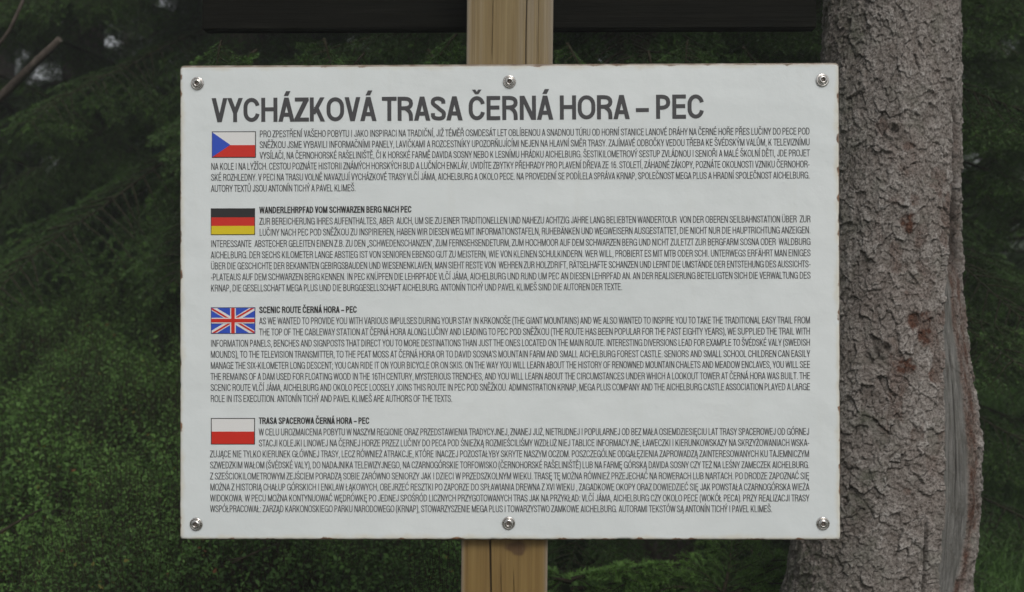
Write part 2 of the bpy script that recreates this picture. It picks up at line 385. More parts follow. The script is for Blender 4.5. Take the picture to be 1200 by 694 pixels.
    if ch == '6': return [('c', sarc(cx, .32, rx, .32 - h, 0, 360, 16)[:-1]), ('p', sarc(cx, .5, rx, .5 - h, 45, 185, 9))]
    if ch in '.': return [P((cx, 0), (cx, t * 1.1))]
    if ch in ',;:':
        o = [P((cx, 0), (cx, t * 1.1))]
        if ch in ',;': o.append(P((cx + t * .2, 0), (cx - t * .25, -.15)))
        if ch in ':;': o.append(P((cx, .60), (cx, .60 + t * 1.1)))
        return o
    if ch in '-–': return [P((0, .37), (w, .37))]
    if ch == '(': return [('p', catmull([(x1, 1.05), (x0 + t * .1, .75), (x0, .42), (x0 + t * .1, .1), (x1, -.2)], 3))]
    if ch == ')': return [('p', catmull([(x0, 1.05), (x1 - t * .1, .75), (x1, .42), (x1 - t * .1, .1), (x0, -.2)], 3))]
    if ch == '„': return [P((w * .3, .1), (w * .2, -.15)), P((w * .75, .1), (w * .65, -.15))]
    if ch == '“': return [P((w * .3, 1.0), (w * .3, .76)), P((w * .7, 1.0), (w * .7, .76))]
    if ch == "'": return [P((cx, 1.0), (cx, .74))]
    return []
def accent(a, w, t):
    cx = w / 2; s = t * .85
    if a == '\u0301': return [('d', cx - .02, 1.07, cx + .08, 1.27, s * 1.3)]
    if a == '\u030c': return [('d', cx - .13, 1.27, cx, 1.08, s), ('d', cx + .13, 1.27, cx, 1.08, s)]
    if a == '\u030a': return [('cs', sarc(cx, 1.17, .09, .09, 0, 360, 10, 2)[:-1])]
    if a == '\u0308': return [('p', [(cx - .12, 1.10), (cx - .12, 1.10 + t)]), ('p', [(cx + .12, 1.10), (cx + .12, 1.10 + t)])]
    if a == '\u0307': return [('p', [(cx, 1.10), (cx, 1.10 + t)])]
    if a == '\u0328': return [('p', catmull([(w * .82, .03), (w * .72, -.09), (w * .78, -.19), (w * .95, -.19)], 3))]
    if a == 'slash': return [('p', [(-.03 * 1, .36), (w * .58, .62)])]
    return []
def ribbon(pts, t, closed=False):
    pts = np.array(pts, float)
    keep = [0] + [i for i in range(1, len(pts)) if np.hypot(*(pts[i] - pts[i - 1])) > 1e-4]; pts = pts[keep]
    n = len(pts)
    if closed: d = np.roll(pts, -1, 0) - pts; dn = d / np.linalg.norm(d, axis=1)[:, None]; prev = np.roll(dn, 1, 0); nxt = dn
    else:
        d = pts[1:] - pts[:-1]; dn = d / np.linalg.norm(d, axis=1)[:, None]; prev = np.vstack([dn[:1], dn]); nxt = np.vstack([dn, dn[-1:]])
    n1 = np.stack([-prev[:, 1], prev[:, 0]], 1); n2 = np.stack([-nxt[:, 1], nxt[:, 0]], 1)
    m = n1 + n2; m = m / np.maximum(np.linalg.norm(m, axis=1), 1e-6)[:, None]
    k = 1 / np.clip((m * n1).sum(1), 0.6, 1)
    off = m * (k * t / 2)[:, None]
    V = np.vstack([pts + off, pts - off]); q = []
    for i in range(n if closed else n - 1): j = (i + 1) % n; q.append((i, j, n + j, n + i))
    return V, q
def text_mesh(name, s, xa, za, xb, zb, cap, t, y=-0.0004, lead_ratio=None):
    """one line of capitals laid between (xa,za) and (xb,zb) on the panel, mm -> m."""
    items = []
    for ch in s:
        if ch == 'Ł': items.append(('L', ['slash'])); continue
        dec = unicodedata.normalize('NFD', ch); items.append((dec[0], list(dec[1:])))
    width = (xb - xa) / cap
    nat = sum(ADV[c] for c, _ in items); nsp = sum(1 for c, _ in items if c == ' ')
    ADV[' '] = .215 if cap > 20 else .235
    nat = sum(ADV[c] for c, _ in items); sx = width / nat
    bear = lambda c: {'round': .030, 'diag': -.005}.get('round' if c in 'COGQS069' else 'diag' if c in 'AVWYTXZ' else '', .052) if c not in '.,:;-–()„“\'' else .03
    V, Q = [], []; base = 0; x = 0.0; ang = math.atan2(zb - za, xb - xa); ca, sa = math.cos(ang), math.sin(ang)
    for c, acc in items:
        adv = ADV[c] * sx
        if c != ' ':
            b = bear(c) * sx * (1.0 if t < .14 else .75); w = max(adv - 2 * b, t * 1.02)
            pr = glyph(c, w, t)
            for a in acc: pr = pr + accent(a, w, t)
            for k, p in enumerate(pr):
                if p[0] == 'd':
                    _, ax, ay, bx, by, hw = p
                    v = np.array([(ax - hw / 2, ay), (ax + hw / 2, ay), (bx + hw / 2, by), (bx - hw / 2, by)]); q = [(0, 1, 2, 3)] if by > ay else [(3, 2, 1, 0)]
                elif p[0] == 'c': v, q = ribbon(p[1], t, True)
                elif p[0] == 'cs': v, q = ribbon(p[1], t * .55, True)
                else: v, q = ribbon(p[1], t)
                gx_ = (v[:, 0] + x + b) * cap; gz_ = v[:, 1] * cap
                V.append(np.stack([xa + gx_ * ca - gz_ * sa, np.full(len(v), 0.0), za + gx_ * sa + gz_ * ca], 1) / 1000.0 + np.array([0, y - 0.00004 * k, 0]))
                Q += [[i + base for i in f] for f in q]; base += len(v)
        x += adv
    V = np.vstack(V)
    me = np_mesh(name, V, np.array(Q), False)
    return me

# ------------------------------------------------------------------ the information panel
P_LOC, P_ROT = (-0.00504, 2.2, 1.49145), (-0.00835, -0.00179, -0.0159)
panel = empty('information_panel', P_LOC, P_ROT)
tag(panel, 'white enamel information panel with dark text and four small flags on the wooden post', 'information sign')
def outline():
    r = 0.006; pts = []
    def side(a, b, n):
        for i in range(n):
            t = i / n; pts.append(((a[0] + (b[0] - a[0]) * t), (a[1] + (b[1] - a[1]) * t)))
    def corner(cx, cz, a0):
        for i in range(6):
            a = R(a0 + 90 * i / 6); pts.append((cx + r * math.cos(a), cz + r * math.sin(a)))
    hw, hh = W / 2, H / 2
    side((-hw + r, -hh), (hw - r, -hh), 240); corner(hw - r, -hh + r, -90)
    side((hw, -hh + r), (hw, hh - r), 170); corner(hw - r, hh - r, 0)
    side((hw - r, hh), (-hw + r, hh), 240); corner(-hw + r, hh - r, 90)
    side((-hw, hh - r), (-hw, -hh + r), 170); corner(-hw + r, -hh + r, 180)
    return np.array(pts)
ol = outline(); n = len(ol)
cn = fbm(ol[:, 0] * 55, ol[:, 1] * 55, ol[:, 0] * 0, 3, 21)
chip = 0.0013 * sstep(0.25, 0.62, cn) + 0.0004 * fbm(ol[:, 0] * 200, ol[:, 1] * 200, ol[:, 0] * 0, 2, 5)
chip[(ol[:, 1] > H / 2 - 0.001)] *= 0.25
scl = lambda ins: np.stack([np.sign(ol[:, 0]) * np.maximum(np.abs(ol[:, 0]) - ins, 0), np.sign(ol[:, 1]) * np.maximum(np.abs(ol[:, 1]) - ins, 0)], 1)
def edge_ring(ins, y):
    # inset towards the middle, only along the side a point belongs to
    p = ol.copy(); i = ins + chip
    vert = (W / 2 - np.abs(p[:, 0])) < 0.0061; hor = (H / 2 - np.abs(p[:, 1])) < 0.0061
    p[vert, 0] -= np.sign(p[vert, 0]) * i[vert] if hasattr(i, '__len__') else 0
    p[hor, 1] -= np.sign(p[hor, 1]) * i[hor]
    return np.stack([p[:, 0], np.full(n, y), p[:, 1]], 1)
rings = [edge_ring(0.0040, 0.0), edge_ring(0.0022, 0.0003), edge_ring(0.0009, 0.0014), edge_ring(0.0, 0.0036), edge_ring(0.0, 0.009), edge_ring(0.012, 0.0092)]
V = np.vstack(rings); faces = []
for k in range(len(rings) - 1):
    for i in range(n): j = (i + 1) % n; faces.append((k * n + i, k * n + j, (k + 1) * n + j, (k + 1) * n + i))
faces.append(list(range(n))[::-1]); faces.append([(len(rings) - 1) * n + i for i in range(n)])
me = bpy.data.meshes.new('enamel_plate'); me.from_pydata(V.tolist(), [], faces); me.update()
for p_ in me.polygons: p_.use_smooth = len(p_.vertices) == 4
link('enamel_plate', me, panel, M_enamel)

TEXT = [
 ('T', -450.9, 273.5, 296.8, 276.4, 'VYCHÁZKOVÁ TRASA ČERNÁ HORA – PEC'),
 ('B', -378.0, 250.4, 455.3, 251.7, 'PRO ZPESTŘENÍ VAŠEHO POBYTU I JAKO INSPIRACI NA TRADIČNÍ, JIŽ TÉMĚŘ OSMDESÁT LET OBLÍBENOU A SNADNOU TÚRU OD HORNÍ STANICE LANOVÉ DRÁHY NA ČERNÉ HOŘE PŘES LUČINY DO PECE POD'),
 ('B', -378.0, 233.9, 455.3, 235.3, 'SNĚŽKOU JSME VYBAVILI INFORMAČNÍMI PANELY, LAVIČKAMI A ROZCESTNÍKY UPOZORŇUJÍCÍMI NEJEN NA HLAVNÍ SMĚR TRASY. ZAJÍMAVÉ ODBOČKY VEDOU TŘEBA KE ŠVÉDSKÝM VALŮM, K TELEVIZNÍMU'),
 ('B', -378.0, 217.6, 455.2, 218.7, 'VYSÍLAČI, NA ČERNOHORSKÉ RAŠELINIŠTĚ, ČI K HORSKÉ FARMĚ DAVIDA SOSNY NEBO K LESNÍMU HRÁDKU AICHELBURG. ŠESTIKILOMETROVÝ SESTUP ZVLÁDNOU I SENIOŘI A MALÉ ŠKOLNÍ DĚTI, JDE PROJET'),
 ('B', -452.2, 201.2, 455.1, 201.9, 'NA KOLE I NA LYŽÍCH. CESTOU POZNÁTE HISTORII ZNÁMÝCH HORSKÝCH BUD A LUČNÍCH ENKLÁV, UVIDÍTE ZBYTKY PŘEHRADY PRO PLAVENÍ DŘEVA ZE 16. STOLETÍ, ZÁHADNÉ ZÁKOPY, POZNÁTE OKOLNOSTI VZNIKU ČERNOHOR-'),
 ('B', -452.2, 184.5, 455.1, 185.2, 'SKÉ ROZHLEDNY. V PECI NA TRASU VOLNĚ NAVAZUJÍ VYCHÁZKOVÉ TRASY VLČÍ JÁMA, AICHELBURG A OKOLO PECE. NA PROVEDENÍ SE PODÍLELA SPRÁVA KRNAP, SPOLEČNOST MEGA PLUS A HRADNÍ SPOLEČNOST AICHELBURG.'),
 ('B', -452.2, 167.6, -231.7, 168.0, 'AUTORY TEXTŮ JSOU ANTONÍN TICHÝ A PAVEL KLIMEŠ.'),
 ('H', -378.4, 134.8, -146.8, 135.4, 'WANDERLEHRPFAD VOM SCHWARZEN BERG NACH PEC'),
 ('B', -378.4, 117.6, 456.2, 119.0, 'ZUR BEREICHERUNG IHRES AUFENTHALTES, ABER  AUCH, UM SIE ZU EINER TRADITIONELLEN UND NAHEZU ACHTZIG JAHRE LANG BELIEBTEN WANDERTOUR  VON DER OBEREN SEILBAHNSTATION ÜBER  ZUR'),
 ('B', -378.4, 100.8, 456.1, 102.4, 'LUČINY NACH PEC POD SNĚŽKOU ZU INSPIRIEREN, HABEN WIR DIESEN WEG MIT INFORMATIONSTAFELN, RUHEBÄNKEN UND WEGWEISERN AUSGESTATTET, DIE NICHT NUR DIE HAUPTRICHTUNG ANZEIGEN.'),
 ('B', -452.5, 83.6, 456.0, 84.9, 'INTERESSANTE  ABSTECHER GELEITEN EINEN Z.B. ZU DEN „SCHWEDENSCHANZEN“, ZUM FERNSEHSENDETURM, ZUM HOCHMOOR AUF DEM SCHWARZEN BERG UND NICHT ZULETZT ZUR BERGFARM SOSNA ODER  WALDBURG'),
 ('B', -452.5, 66.6, 456.0, 67.8, 'AICHELBURG. DER SECHS KILOMETER LANGE ABSTIEG IST VON SENIOREN EBENSO GUT ZU MEISTERN, WIE VON KLEINEN SCHULKINDERN. WER WILL, PROBIERT ES MIT MTB ODER SCHI. UNTERWEGS ERFÄHRT MAN EINIGES'),
 ('B', -452.5, 49.9, 455.9, 51.1, 'ÜBER DIE GESCHICHTE DER BEKANNTEN GEBIRGSBAUDEN UND WIESENENKLAVEN, MAN SIEHT RESTE VON  WEHREN ZUR HOLZDRIFT, RÄTSELHAFTE SCHANZEN UND LERNT DIE UMSTÄNDE DER ENTSTEHUNG DES AUSSICHTS-'),
 ('B', -452.5, 33.1, 455.9, 34.0, '-PLATEAUS AUF DEM SCHWARZEN BERG KENNEN. IN PEC KNÜPFEN DIE LEHRPFADE VLČÍ JÁMA, AICHELBURG UND RUND UM PEC AN DIESEN LEHRPFAD AN. AN DER REALISIERUNG BETEILIGTEN SICH DIE VERWALTUNG DES'),
 ('B', -452.5, 16.2, 172.1, 17.2, 'KRNAP, DIE GESELLSCHAFT MEGA PLUS UND DIE BURGGESELLSCHAFT AICHELBURG. ANTONÍN TICHÝ UND PAVEL KLIMEŠ SIND DIE AUTOREN DER TEXTE.'),
 ('H', -378.8, -16.7, -230.0, -16.4, 'SCENIC ROUTE ČERNÁ HORA – PEC'),
 ('B', -378.8, -33.6, 455.0, -33.6, 'AS WE WANTED TO PROVIDE YOU WITH VARIOUS IMPULSES DURING YOUR STAY IN KRKONOŠE (THE GIANT MOUNTAINS) AND WE ALSO WANTED TO INSPIRE YOU TO TAKE THE TRADITIONAL EASY TRAIL FROM'),
 ('B', -378.8, -50.5, 454.9, -50.3, 'THE TOP OF THE CABLEWAY STATION AT ČERNÁ HORA ALONG LUČINY AND LEADING TO PEC POD SNĚŽKOU (THE ROUTE HAS BEEN POPULAR FOR THE PAST EIGHTY YEARS), WE SUPPLIED THE TRAIL WITH'),
 ('B', -452.8, -67.6, 454.9, -67.2, 'INFORMATION PANELS, BENCHES AND SIGNPOSTS THAT DIRECT YOU TO MORE DESTINATIONS THAN JUST THE ONES LOCATED ON THE MAIN ROUTE. INTERESTING DIVERSIONS LEAD FOR EXAMPLE TO ŠVÉDSKÉ VALY (SWEDISH'),
 ('B', -452.8, -84.4, 454.8, -84.2, "MOUNDS), TO THE TELEVISION TRANSMITTER, TO THE PEAT MOSS AT ČERNÁ HORA OR TO DAVID SOSNA'S MOUNTAIN FARM AND SMALL AICHELBURG FOREST CASTLE. SENIORS AND SMALL SCHOOL CHILDREN CAN EASILY"),
 ('B', -452.8, -101.2, 454.8, -100.6, 'MANAGE THE SIX-KILOMETER LONG DESCENT; YOU CAN RIDE IT ON YOUR BICYCLE OR ON SKIS. ON THE WAY YOU WILL LEARN ABOUT THE HISTORY OF RENOWNED MOUNTAIN CHALETS AND MEADOW ENCLAVES, YOU WILL SEE'),
 ('B', -452.8, -118.0, 454.7, -117.6, 'THE REMAINS OF A DAM USED FOR FLOATING WOOD IN THE 16TH CENTURY, MYSTERIOUS TRENCHES, AND YOU WILL LEARN ABOUT THE CIRCUMSTANCES UNDER WHICH A LOOKOUT TOWER AT ČERNÁ HORA WAS BUILT. THE'),
 ('B', -452.8, -134.7, 454.7, -134.2, 'SCENIC ROUTE VLČÍ JÁMA, AICHELBURG AND OKOLO PECE LOOSELY JOINS THIS ROUTE IN PEC POD SNĚŽKOU. ADMINISTRATION KRNAP, MEGA PLUS COMPANY AND THE AICHELBURG CASTLE ASSOCIATION PLAYED A LARGE'),
 ('B', -452.8, -151.5, -85.3, -151.5, 'ROLE IN ITS EXECUTION. ANTONÍN TICHÝ AND PAVEL KLIMEŠ ARE AUTHORS OF THE TEXTS.'),
 ('H', -379.4, -184.9, -211.2, -184.9, 'TRASA SPACEROWA ČERNÁ HORA – PEC'),
 ('B', -379.4, -202.2, 453.1, -201.6, 'W CELU UROZMAICENIA POBYTU W NASZYM REGIONIE ORAZ PRZEDSTAWIENIA TRADYCYJNEJ, ZNANEJ JUŻ, NIETRUDNEJ I POPULARNEJ OD BEZ MAŁA OSIEMDZIESIĘCIU LAT TRASY SPACEROWEJ OD GÓRNEJ'),
 ('B', -379.4, -219.0, 453.1, -218.3, 'STACJI KOLEJKI LINOWEJ NA ČERNEJ HORZE PRZEZ LUČINY DO PECA POD ŚNIEŻKĄ ROZMIEŚCILIŚMY WZDŁUŻ NIEJ TABLICE INFORMACYJNE, ŁAWECZKI I KIERUNKOWSKAZY NA SKRZYŻOWANIACH WSKA-'),
 ('B', -453.6, -235.4, 453.0, -235.0, 'ZUJĄCE NIE TYLKO KIERUNEK GŁÓWNEJ TRASY, LECZ RÓWNIEŻ ATRAKCJE, KTÓRE INACZEJ POZOSTAŁYBY SKRYTE NASZYM OCZOM. POSZCZEGÓLNE ODGAŁĘZIENIA ZAPROWADZĄ ZAINTERESOWANYCH KU TAJEMNICZYM'),
 ('B', -453.6, -252.2, 453.0, -251.7, 'SZWEDZKIM WAŁOM (ŠVÉDSKÉ VALY), DO NADAJNIKA TELEWIZYJNEGO, NA CZARNOGÓRSKIE TORFOWISKO (ČERNOHORSKÉ RAŠELINIŠTĚ) LUB NA FARMĘ GÓRSKĄ DAVIDA SOSNY CZY TEŻ NA LEŚNY ZAMECZEK AICHELBURG.'),
 ('B', -453.5, -269.0, 452.9, -268.4, 'Z SZEŚCIOKILOMETROWYM ZEJŚCIEM PORADZĄ SOBIE ZARÓWNO SENIORZY JAK I DZIECI W PRZEDSZKOLNYM WIEKU. TRASĘ TĘ MOŻNA RÓWNIEŻ PRZEJECHAĆ NA ROWERACH LUB NARTACH. PO DRODZE ZAPOZNAĆ SIĘ'),
 ('B', -453.5, -285.6, 452.9, -285.1, 'MOŻNA Z HISTORIĄ CHAŁUP GÓRSKICH I ENKLAW ŁĄKOWYCH, OBEJRZEĆ RESZTKI PO ZAPORZE DO SPŁAWIANIA DREWNA Z XVI WIEKU , ZAGADKOWE OKOPY ORAZ DOWIEDZIEĆ SIĘ JAK POWSTAŁA CZARNOGÓRSKA WIEŻA'),
 ('B', -453.5, -302.3, 452.8, -301.8, 'WIDOKOWA. W PECU MOŻNA KONTYNUOWAĆ WĘDRÓWKĘ PO JEDNEJ SPOŚRÓD LICZNYCH PRZYGOTOWANYCH TRAS JAK NA PRZYKŁAD: VLČÍ JÁMA, AICHELBURG CZY OKOLO PECE (WOKÓŁ PECA). PRZY REALIZACJI TRASY'),
 ('B', -453.5, -318.5, 397.0, -318.1, 'WSPÓŁPRACOWAŁ: ZARZĄD KARKONOSKIEGO PARKU NARODOWEGO (KRNAP), STOWARZYSZENIE MEGA PLUS I TOWARZYSTWO ZAMKOWE AICHELBURG. AUTORAMI TEKSTÓW SĄ ANTONÍN TICHÝ I PAVEL KLIMEŠ.'),
]
STY = {'T': ('title_text', 36.6, 0.165, M_ink), 'B': ('text_line', 10.4, 0.100, M_ink), 'H': ('heading_text', 10.0, 0.165, M_inkb)}
for st, xa, za, xb, zb, s in TEXT:
    nm, cap, wt, mt = STY[st]
    link(nm, text_mesh(nm, s, xa, za, xb, zb, cap, wt), panel, mt)

def poly_mesh(name, polys, y):
    """flat print: list of xz polygons in metres, facing the viewer."""
    V, Fc = [], []
    for p in polys:
        b = len(V); V += [(a, y, c) for a, c in p]; Fc.append(list(range(b, b + len(p))))
    me = bpy.data.meshes.new(name); me.from_pydata(V, [], Fc); me.update(); return me
def rect(x0, z0, x1, z1): return [(x0, z0), (x1, z0), (x1, z1), (x0, z1)]
def flag(label, x0, ztop, x1, zbot, paint):
    x0, ztop, x1, zbot = [v / 1000 for v in (x0, ztop, x1, zbot)]
    fl = empty('flag', (x0, 0, zbot)); fl.parent = panel; fl['label'] = label
    w, h = x1 - x0, ztop - zbot; b = 0.0013
    link('flag_border', poly_mesh('flag_border', [rect(0, 0, w, h)], -0.0003), fl, M_inkb)
    for k, (nm, polys, mt) in enumerate(paint(w, h, b)):
        link(nm, poly_mesh(nm, polys, -0.00045 - 0.00012 * k), fl, mt)
def cz(w, h, b): return [('white_stripe', [rect(b, b, w - b, h - b)], M_wht), ('red_stripe', [rect(b, b, w - b, h * .48)], M_red), ('blue_wedge', [[(b * .6, b), (w * .42, h * .49), (b * .6, h - b)]], M_blue)]
def de(w, h, b): return [('black_stripe', [rect(b * .5, h * .66, w - b * .5, h - b * .5)], M_inkb), ('red_stripe', [rect(b * .8, h * .34, w - b * .8, h * .66)], M_red), ('yellow_stripe', [rect(b * .8, b * .9, w - b * .8, h * .34)], M_yel)]
def pl(w, h, b): return [('white_stripe', [rect(b, h * .49, w - b, h - b)], M_wht), ('red_stripe', [rect(b, b * .8, w - b, h * .49)], M_red)]
def uk(w, h, b):
    def clip(poly):
        for ax, lim, sg in ((0, b, 1), (0, w - b, -1), (1, b, 1), (1, h - b, -1)):
            out = []
            for i in range(len(poly)):
                p, q = poly[i], poly[(i + 1) % len(poly)]
                pi, qi = sg * (p[ax] - lim) >= 0, sg * (q[ax] - lim) >= 0
                if pi: out.append(p)
                if pi != qi:
                    t = (lim - p[ax]) / (q[ax] - p[ax]); out.append((p[0] + (q[0] - p[0]) * t, p[1] + (q[1] - p[1]) * t))
            poly = out
        return poly
    def diag(up, th, sh=0.0, half=None):
        a, c = ((0, 0), (w, h)) if up else ((0, h), (w, 0))
        if half == 'l': c = (w / 2, h / 2)
        if half == 'r': a = (w / 2, h / 2)
        d = np.array([w, h if up else -h]); d = d / np.linalg.norm(d); nn = np.array([-d[1], d[0]])
        p = [np.array(a) + nn * (sh - th / 2), np.array(c) + nn * (sh - th / 2), np.array(c) + nn * (sh + th / 2), np.array(a) + nn * (sh + th / 2)]
        if half != 'r': p[0] = p[0] - d * .01; p[3] = p[3] - d * .01
        if half != 'l': p[1] = p[1] + d * .01; p[2] = p[2] + d * .01
        return clip([tuple(v) for v in p])
    o = h / 30.0
    return [('blue_field', [rect(b * .6, b * .6, w - b * .6, h - b * .6)], M_blue),
            ('white_diagonal', [diag(True, 5.4 * o)], M_wht), ('white_diagonal', [diag(False, 5.4 * o)], M_wht),
            ('red_diagonal', [diag(True, 2.0 * o, 0.7 * o, 'r'), diag(True, 2.0 * o, -0.7 * o, 'l')], M_red), ('red_diagonal', [diag(False, 2.0 * o, -0.7 * o, 'l'), diag(False, 2.0 * o, 0.7 * o, 'r')], M_red),
            ('white_cross', [rect(w / 2 - 3.2 * o, b, w / 2 + 3.2 * o, h - b)], M_wht), ('white_cross', [rect(b, h / 2 - 3.2 * o, w - b, h / 2 + 3.2 * o)], M_wht),
            ('red_cross', [rect(w / 2 - 2.0 * o, b * .6, w / 2 + 2.0 * o, h - b * .6)], M_red), ('red_cross', [rect(b * .6, h / 2 - 2.0 * o, w - b * .6, h / 2 + 2.0 * o)], M_red)]
flag('white and red flag with a blue wedge', -450.9, 259.5, -383.6, 219.3, cz)
flag('black, red and yellow striped flag', -452.5, 142.5, -384.9, 101.9, de)
flag('blue flag with red and white crosses', -452.3, -7.9, -384.6, -48.1, uk)
flag('white over red flag', -452.3, -175.9, -385.1, -216.0, pl)

def lathe(name, prof, seg=32, mat=None, parent=None, loc=(0, 0, 0)):
    """profile (radius, height) turned about the local -Y axis."""
    V, Fc = [], []
    for r_, y_ in prof:
        for i in range(seg): a = 2 * math.pi * i / seg; V.append((r_ * math.cos(a), -y_, r_ * math.sin(a)))
    for k in range(len(prof) - 1):
        for i in range(seg): j = (i + 1) % seg; Fc.append((k * seg + i, k * seg + j, (k + 1) * seg + j, (k + 1) * seg + i))
    Fc.append([(len(prof) - 1) * seg + i for i in range(seg)])
    me = bpy.data.meshes.new(name); me.from_pydata(V, [], Fc); me.update()
    for p_ in me.polygons: p_.use_smooth = True
    return me
wash = lathe('washer', [(.0100, 0), (.0101, .0009), (.0094, .0019), (.0082, .0023), (.0074, .0017), (.0066, .0013)])
head = lathe('bolt_head', [(.0068, .0010), (.0070, .0024), (.0067, .0040), (.0056, .0054), (.0044, .0060), (.0036, .0060), (.0033, .0052), (.0031, .0030), (.0030, .0022)], 32)
sock = lathe('hex_socket', [(.0030, .0024), (.0016, .0026), (.0006, .0034)], 6)
for x, z in ((-473.0, 332.6), (1.7, 333.2), (474.5, 333.8), (-474.6, -336.7), (-0.7, -334.7), (473.0, -335.0)):
    b_ = empty('bolt', (x / 1000, 0, z / 1000), (R(rnd.uniform(-3, 3)), rnd.uniform(0, 1), R(rnd.uniform(-3, 3)))); b_.parent = panel
    link('washer', wash, b_, M_steel); link('bolt_head', head, b_, M_steel); link('hex_socket', sock, b_, M_socket)

# ------------------------------------------------------------------ post and the dark board behind it
def build_post():
    w, d, zb, zt = 0.1317, 0.12, 0.15, 3.3
    nx = 190; nz = 420
    xs = np.linspace(-w / 2 + 0.003, w / 2 - 0.003, nx)
    zs = np.concatenate([np.linspace(zb, 1.0, 20)[:-1], np.linspace(1.0, 1.2, 150)[:-1], np.linspace(1.2, 1.8, 30)[:-1], np.linspace(1.8, 2.05, 150)[:-1], np.linspace(2.05, zt, 30)])
    X, Z = np.meshgrid(xs, zs)
    grain = fbm(X * 170, Z * 2.2, X * 0, 3, 4)
    dep = 0.0009 * grain
    wob = 0.0012 * vnoise(X * 0, Z * 9, X * 0, 2)
    crack = np.zeros_like(X)
    for cx, z0, z1, wd, slope in ((-0.0215, 0.9, 1.16, 0.0011, -0.030), (0.012, 0.9, 1.09, 0.00035, -0.05), (-0.006, 0.95, 1.10, 0.0003, -0.03), (0.0245, 1.75, 2.3, 0.0007, 0.0), (0.043, 1.8, 2.2, 0.0003, 0.0), (-0.030, 1.85, 2.1, 0.0003, 0.004)):
        m = np.exp(-((X - cx - wob - slope * (Z - 1.13)) / wd) ** 2) * sstep(z0, z0 + 0.03, Z) * sstep(z1, z1 - 0.03, Z)
        crack = np.maximum(crack, m)
    dep = dep + 0.004 * crack
    knot = np.zeros_like(X)
    for kx, kz, kr in ((0.020, 1.118, 0.014), (0.061, 1.838 + 0.012, 0.0045)):
        r_ = np.hypot((X - kx) * 0.8, (Z - kz)) / kr + 0.25 * vnoise(X * 120, Z * 120, X * 0, 9)
        knot = np.maximum(knot, sstep(1.15, 0.6, r_) * 0.8)
    V0 = np.stack([X, dep, Z], -1).reshape(-1, 3)
    nr, ncn = Z.shape; idx = np.arange(nr * ncn).reshape(nr, ncn)
    F0 = np.stack([idx[:-1, :-1], idx[:-1, 1:], idx[1:, 1:], idx[1:, :-1]], -1).reshape(-1, 4)
    # rounded arris and the other three sides
    loop = []
    def ring(z, f, b):
        pts = [(xs[0], f[0])]
        return pts
    extra = []; Fx = []; base = len(V0)
    offs = [(-w / 2 + 0.0009, 0.0009), (-w / 2, 0.003), (-w / 2, d), (w / 2, d), (w / 2, 0.003), (w / 2 - 0.0009, 0.0009)]
    for r_, z in enumerate(zs):
        for ox, oy in offs: extra.append((ox, oy, z))
    for r_ in range(nr - 1):
        a = base + r_ * 6; c = a + 6
        seq0 = [idx[r_, 0]] + [a + k for k in range(6)] + [idx[r_, -1]]; seq1 = [idx[r_ + 1, 0]] + [c + k for k in range(6)] + [idx[r_ + 1, -1]]
        for k in range(7): Fx.append((seq0[k + 1], seq0[k], seq1[k], seq1[k + 1]))
    V = np.vstack([V0, extra]); Fa = np.vstack([F0, np.array(Fx)])
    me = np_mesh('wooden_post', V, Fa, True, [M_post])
    kk = np.zeros(len(V)); kk[:len(V0)] = knot.ravel(); attr(me, 'knot', kk)
    kk = np.zeros(len(V)); kk[:len(V0)] = crack.ravel(); attr(me, 'crack', kk)
    return me
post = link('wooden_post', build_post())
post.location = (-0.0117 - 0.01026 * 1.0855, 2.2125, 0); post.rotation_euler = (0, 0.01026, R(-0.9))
tag(post, 'square weathered pine post carrying the white information panel', 'post')
def box_mesh(name, x0, x1, y0, y1, z0, z1, bev=0.003):
    import bmesh
    bm = bmesh.new(); bmesh.ops.create_cube(bm, size=1)
    for v in bm.verts: v.co = Vector(((x0 + x1) / 2 + v.co.x * (x1 - x0), (y0 + y1) / 2 + v.co.y * (y1 - y0), (z0 + z1) / 2 + v.co.z * (z1 - z0)))
    bmesh.ops.bevel(bm, geom=bm.edges[:], offset=bev, segments=2, affect='EDGES')
    me = bpy.data.meshes.new(name); bm.to_mesh(me); bm.free(); return me
board = empty('dark_board', (0, 2.345, 1.93), (0, 0, R(-0.9)))
tag(board, 'dark stained wooden board fixed across the back of the post above the white panel', 'board')
link('plank', box_mesh('plank', -0.502, 0.490, 0.0, 0.03, 0.0, 0.19), board, M_dark)
link('plank', box_mesh('plank', -0.502, 0.490, 0.001, 0.031, 0.1935, 0.38), board, M_dark)

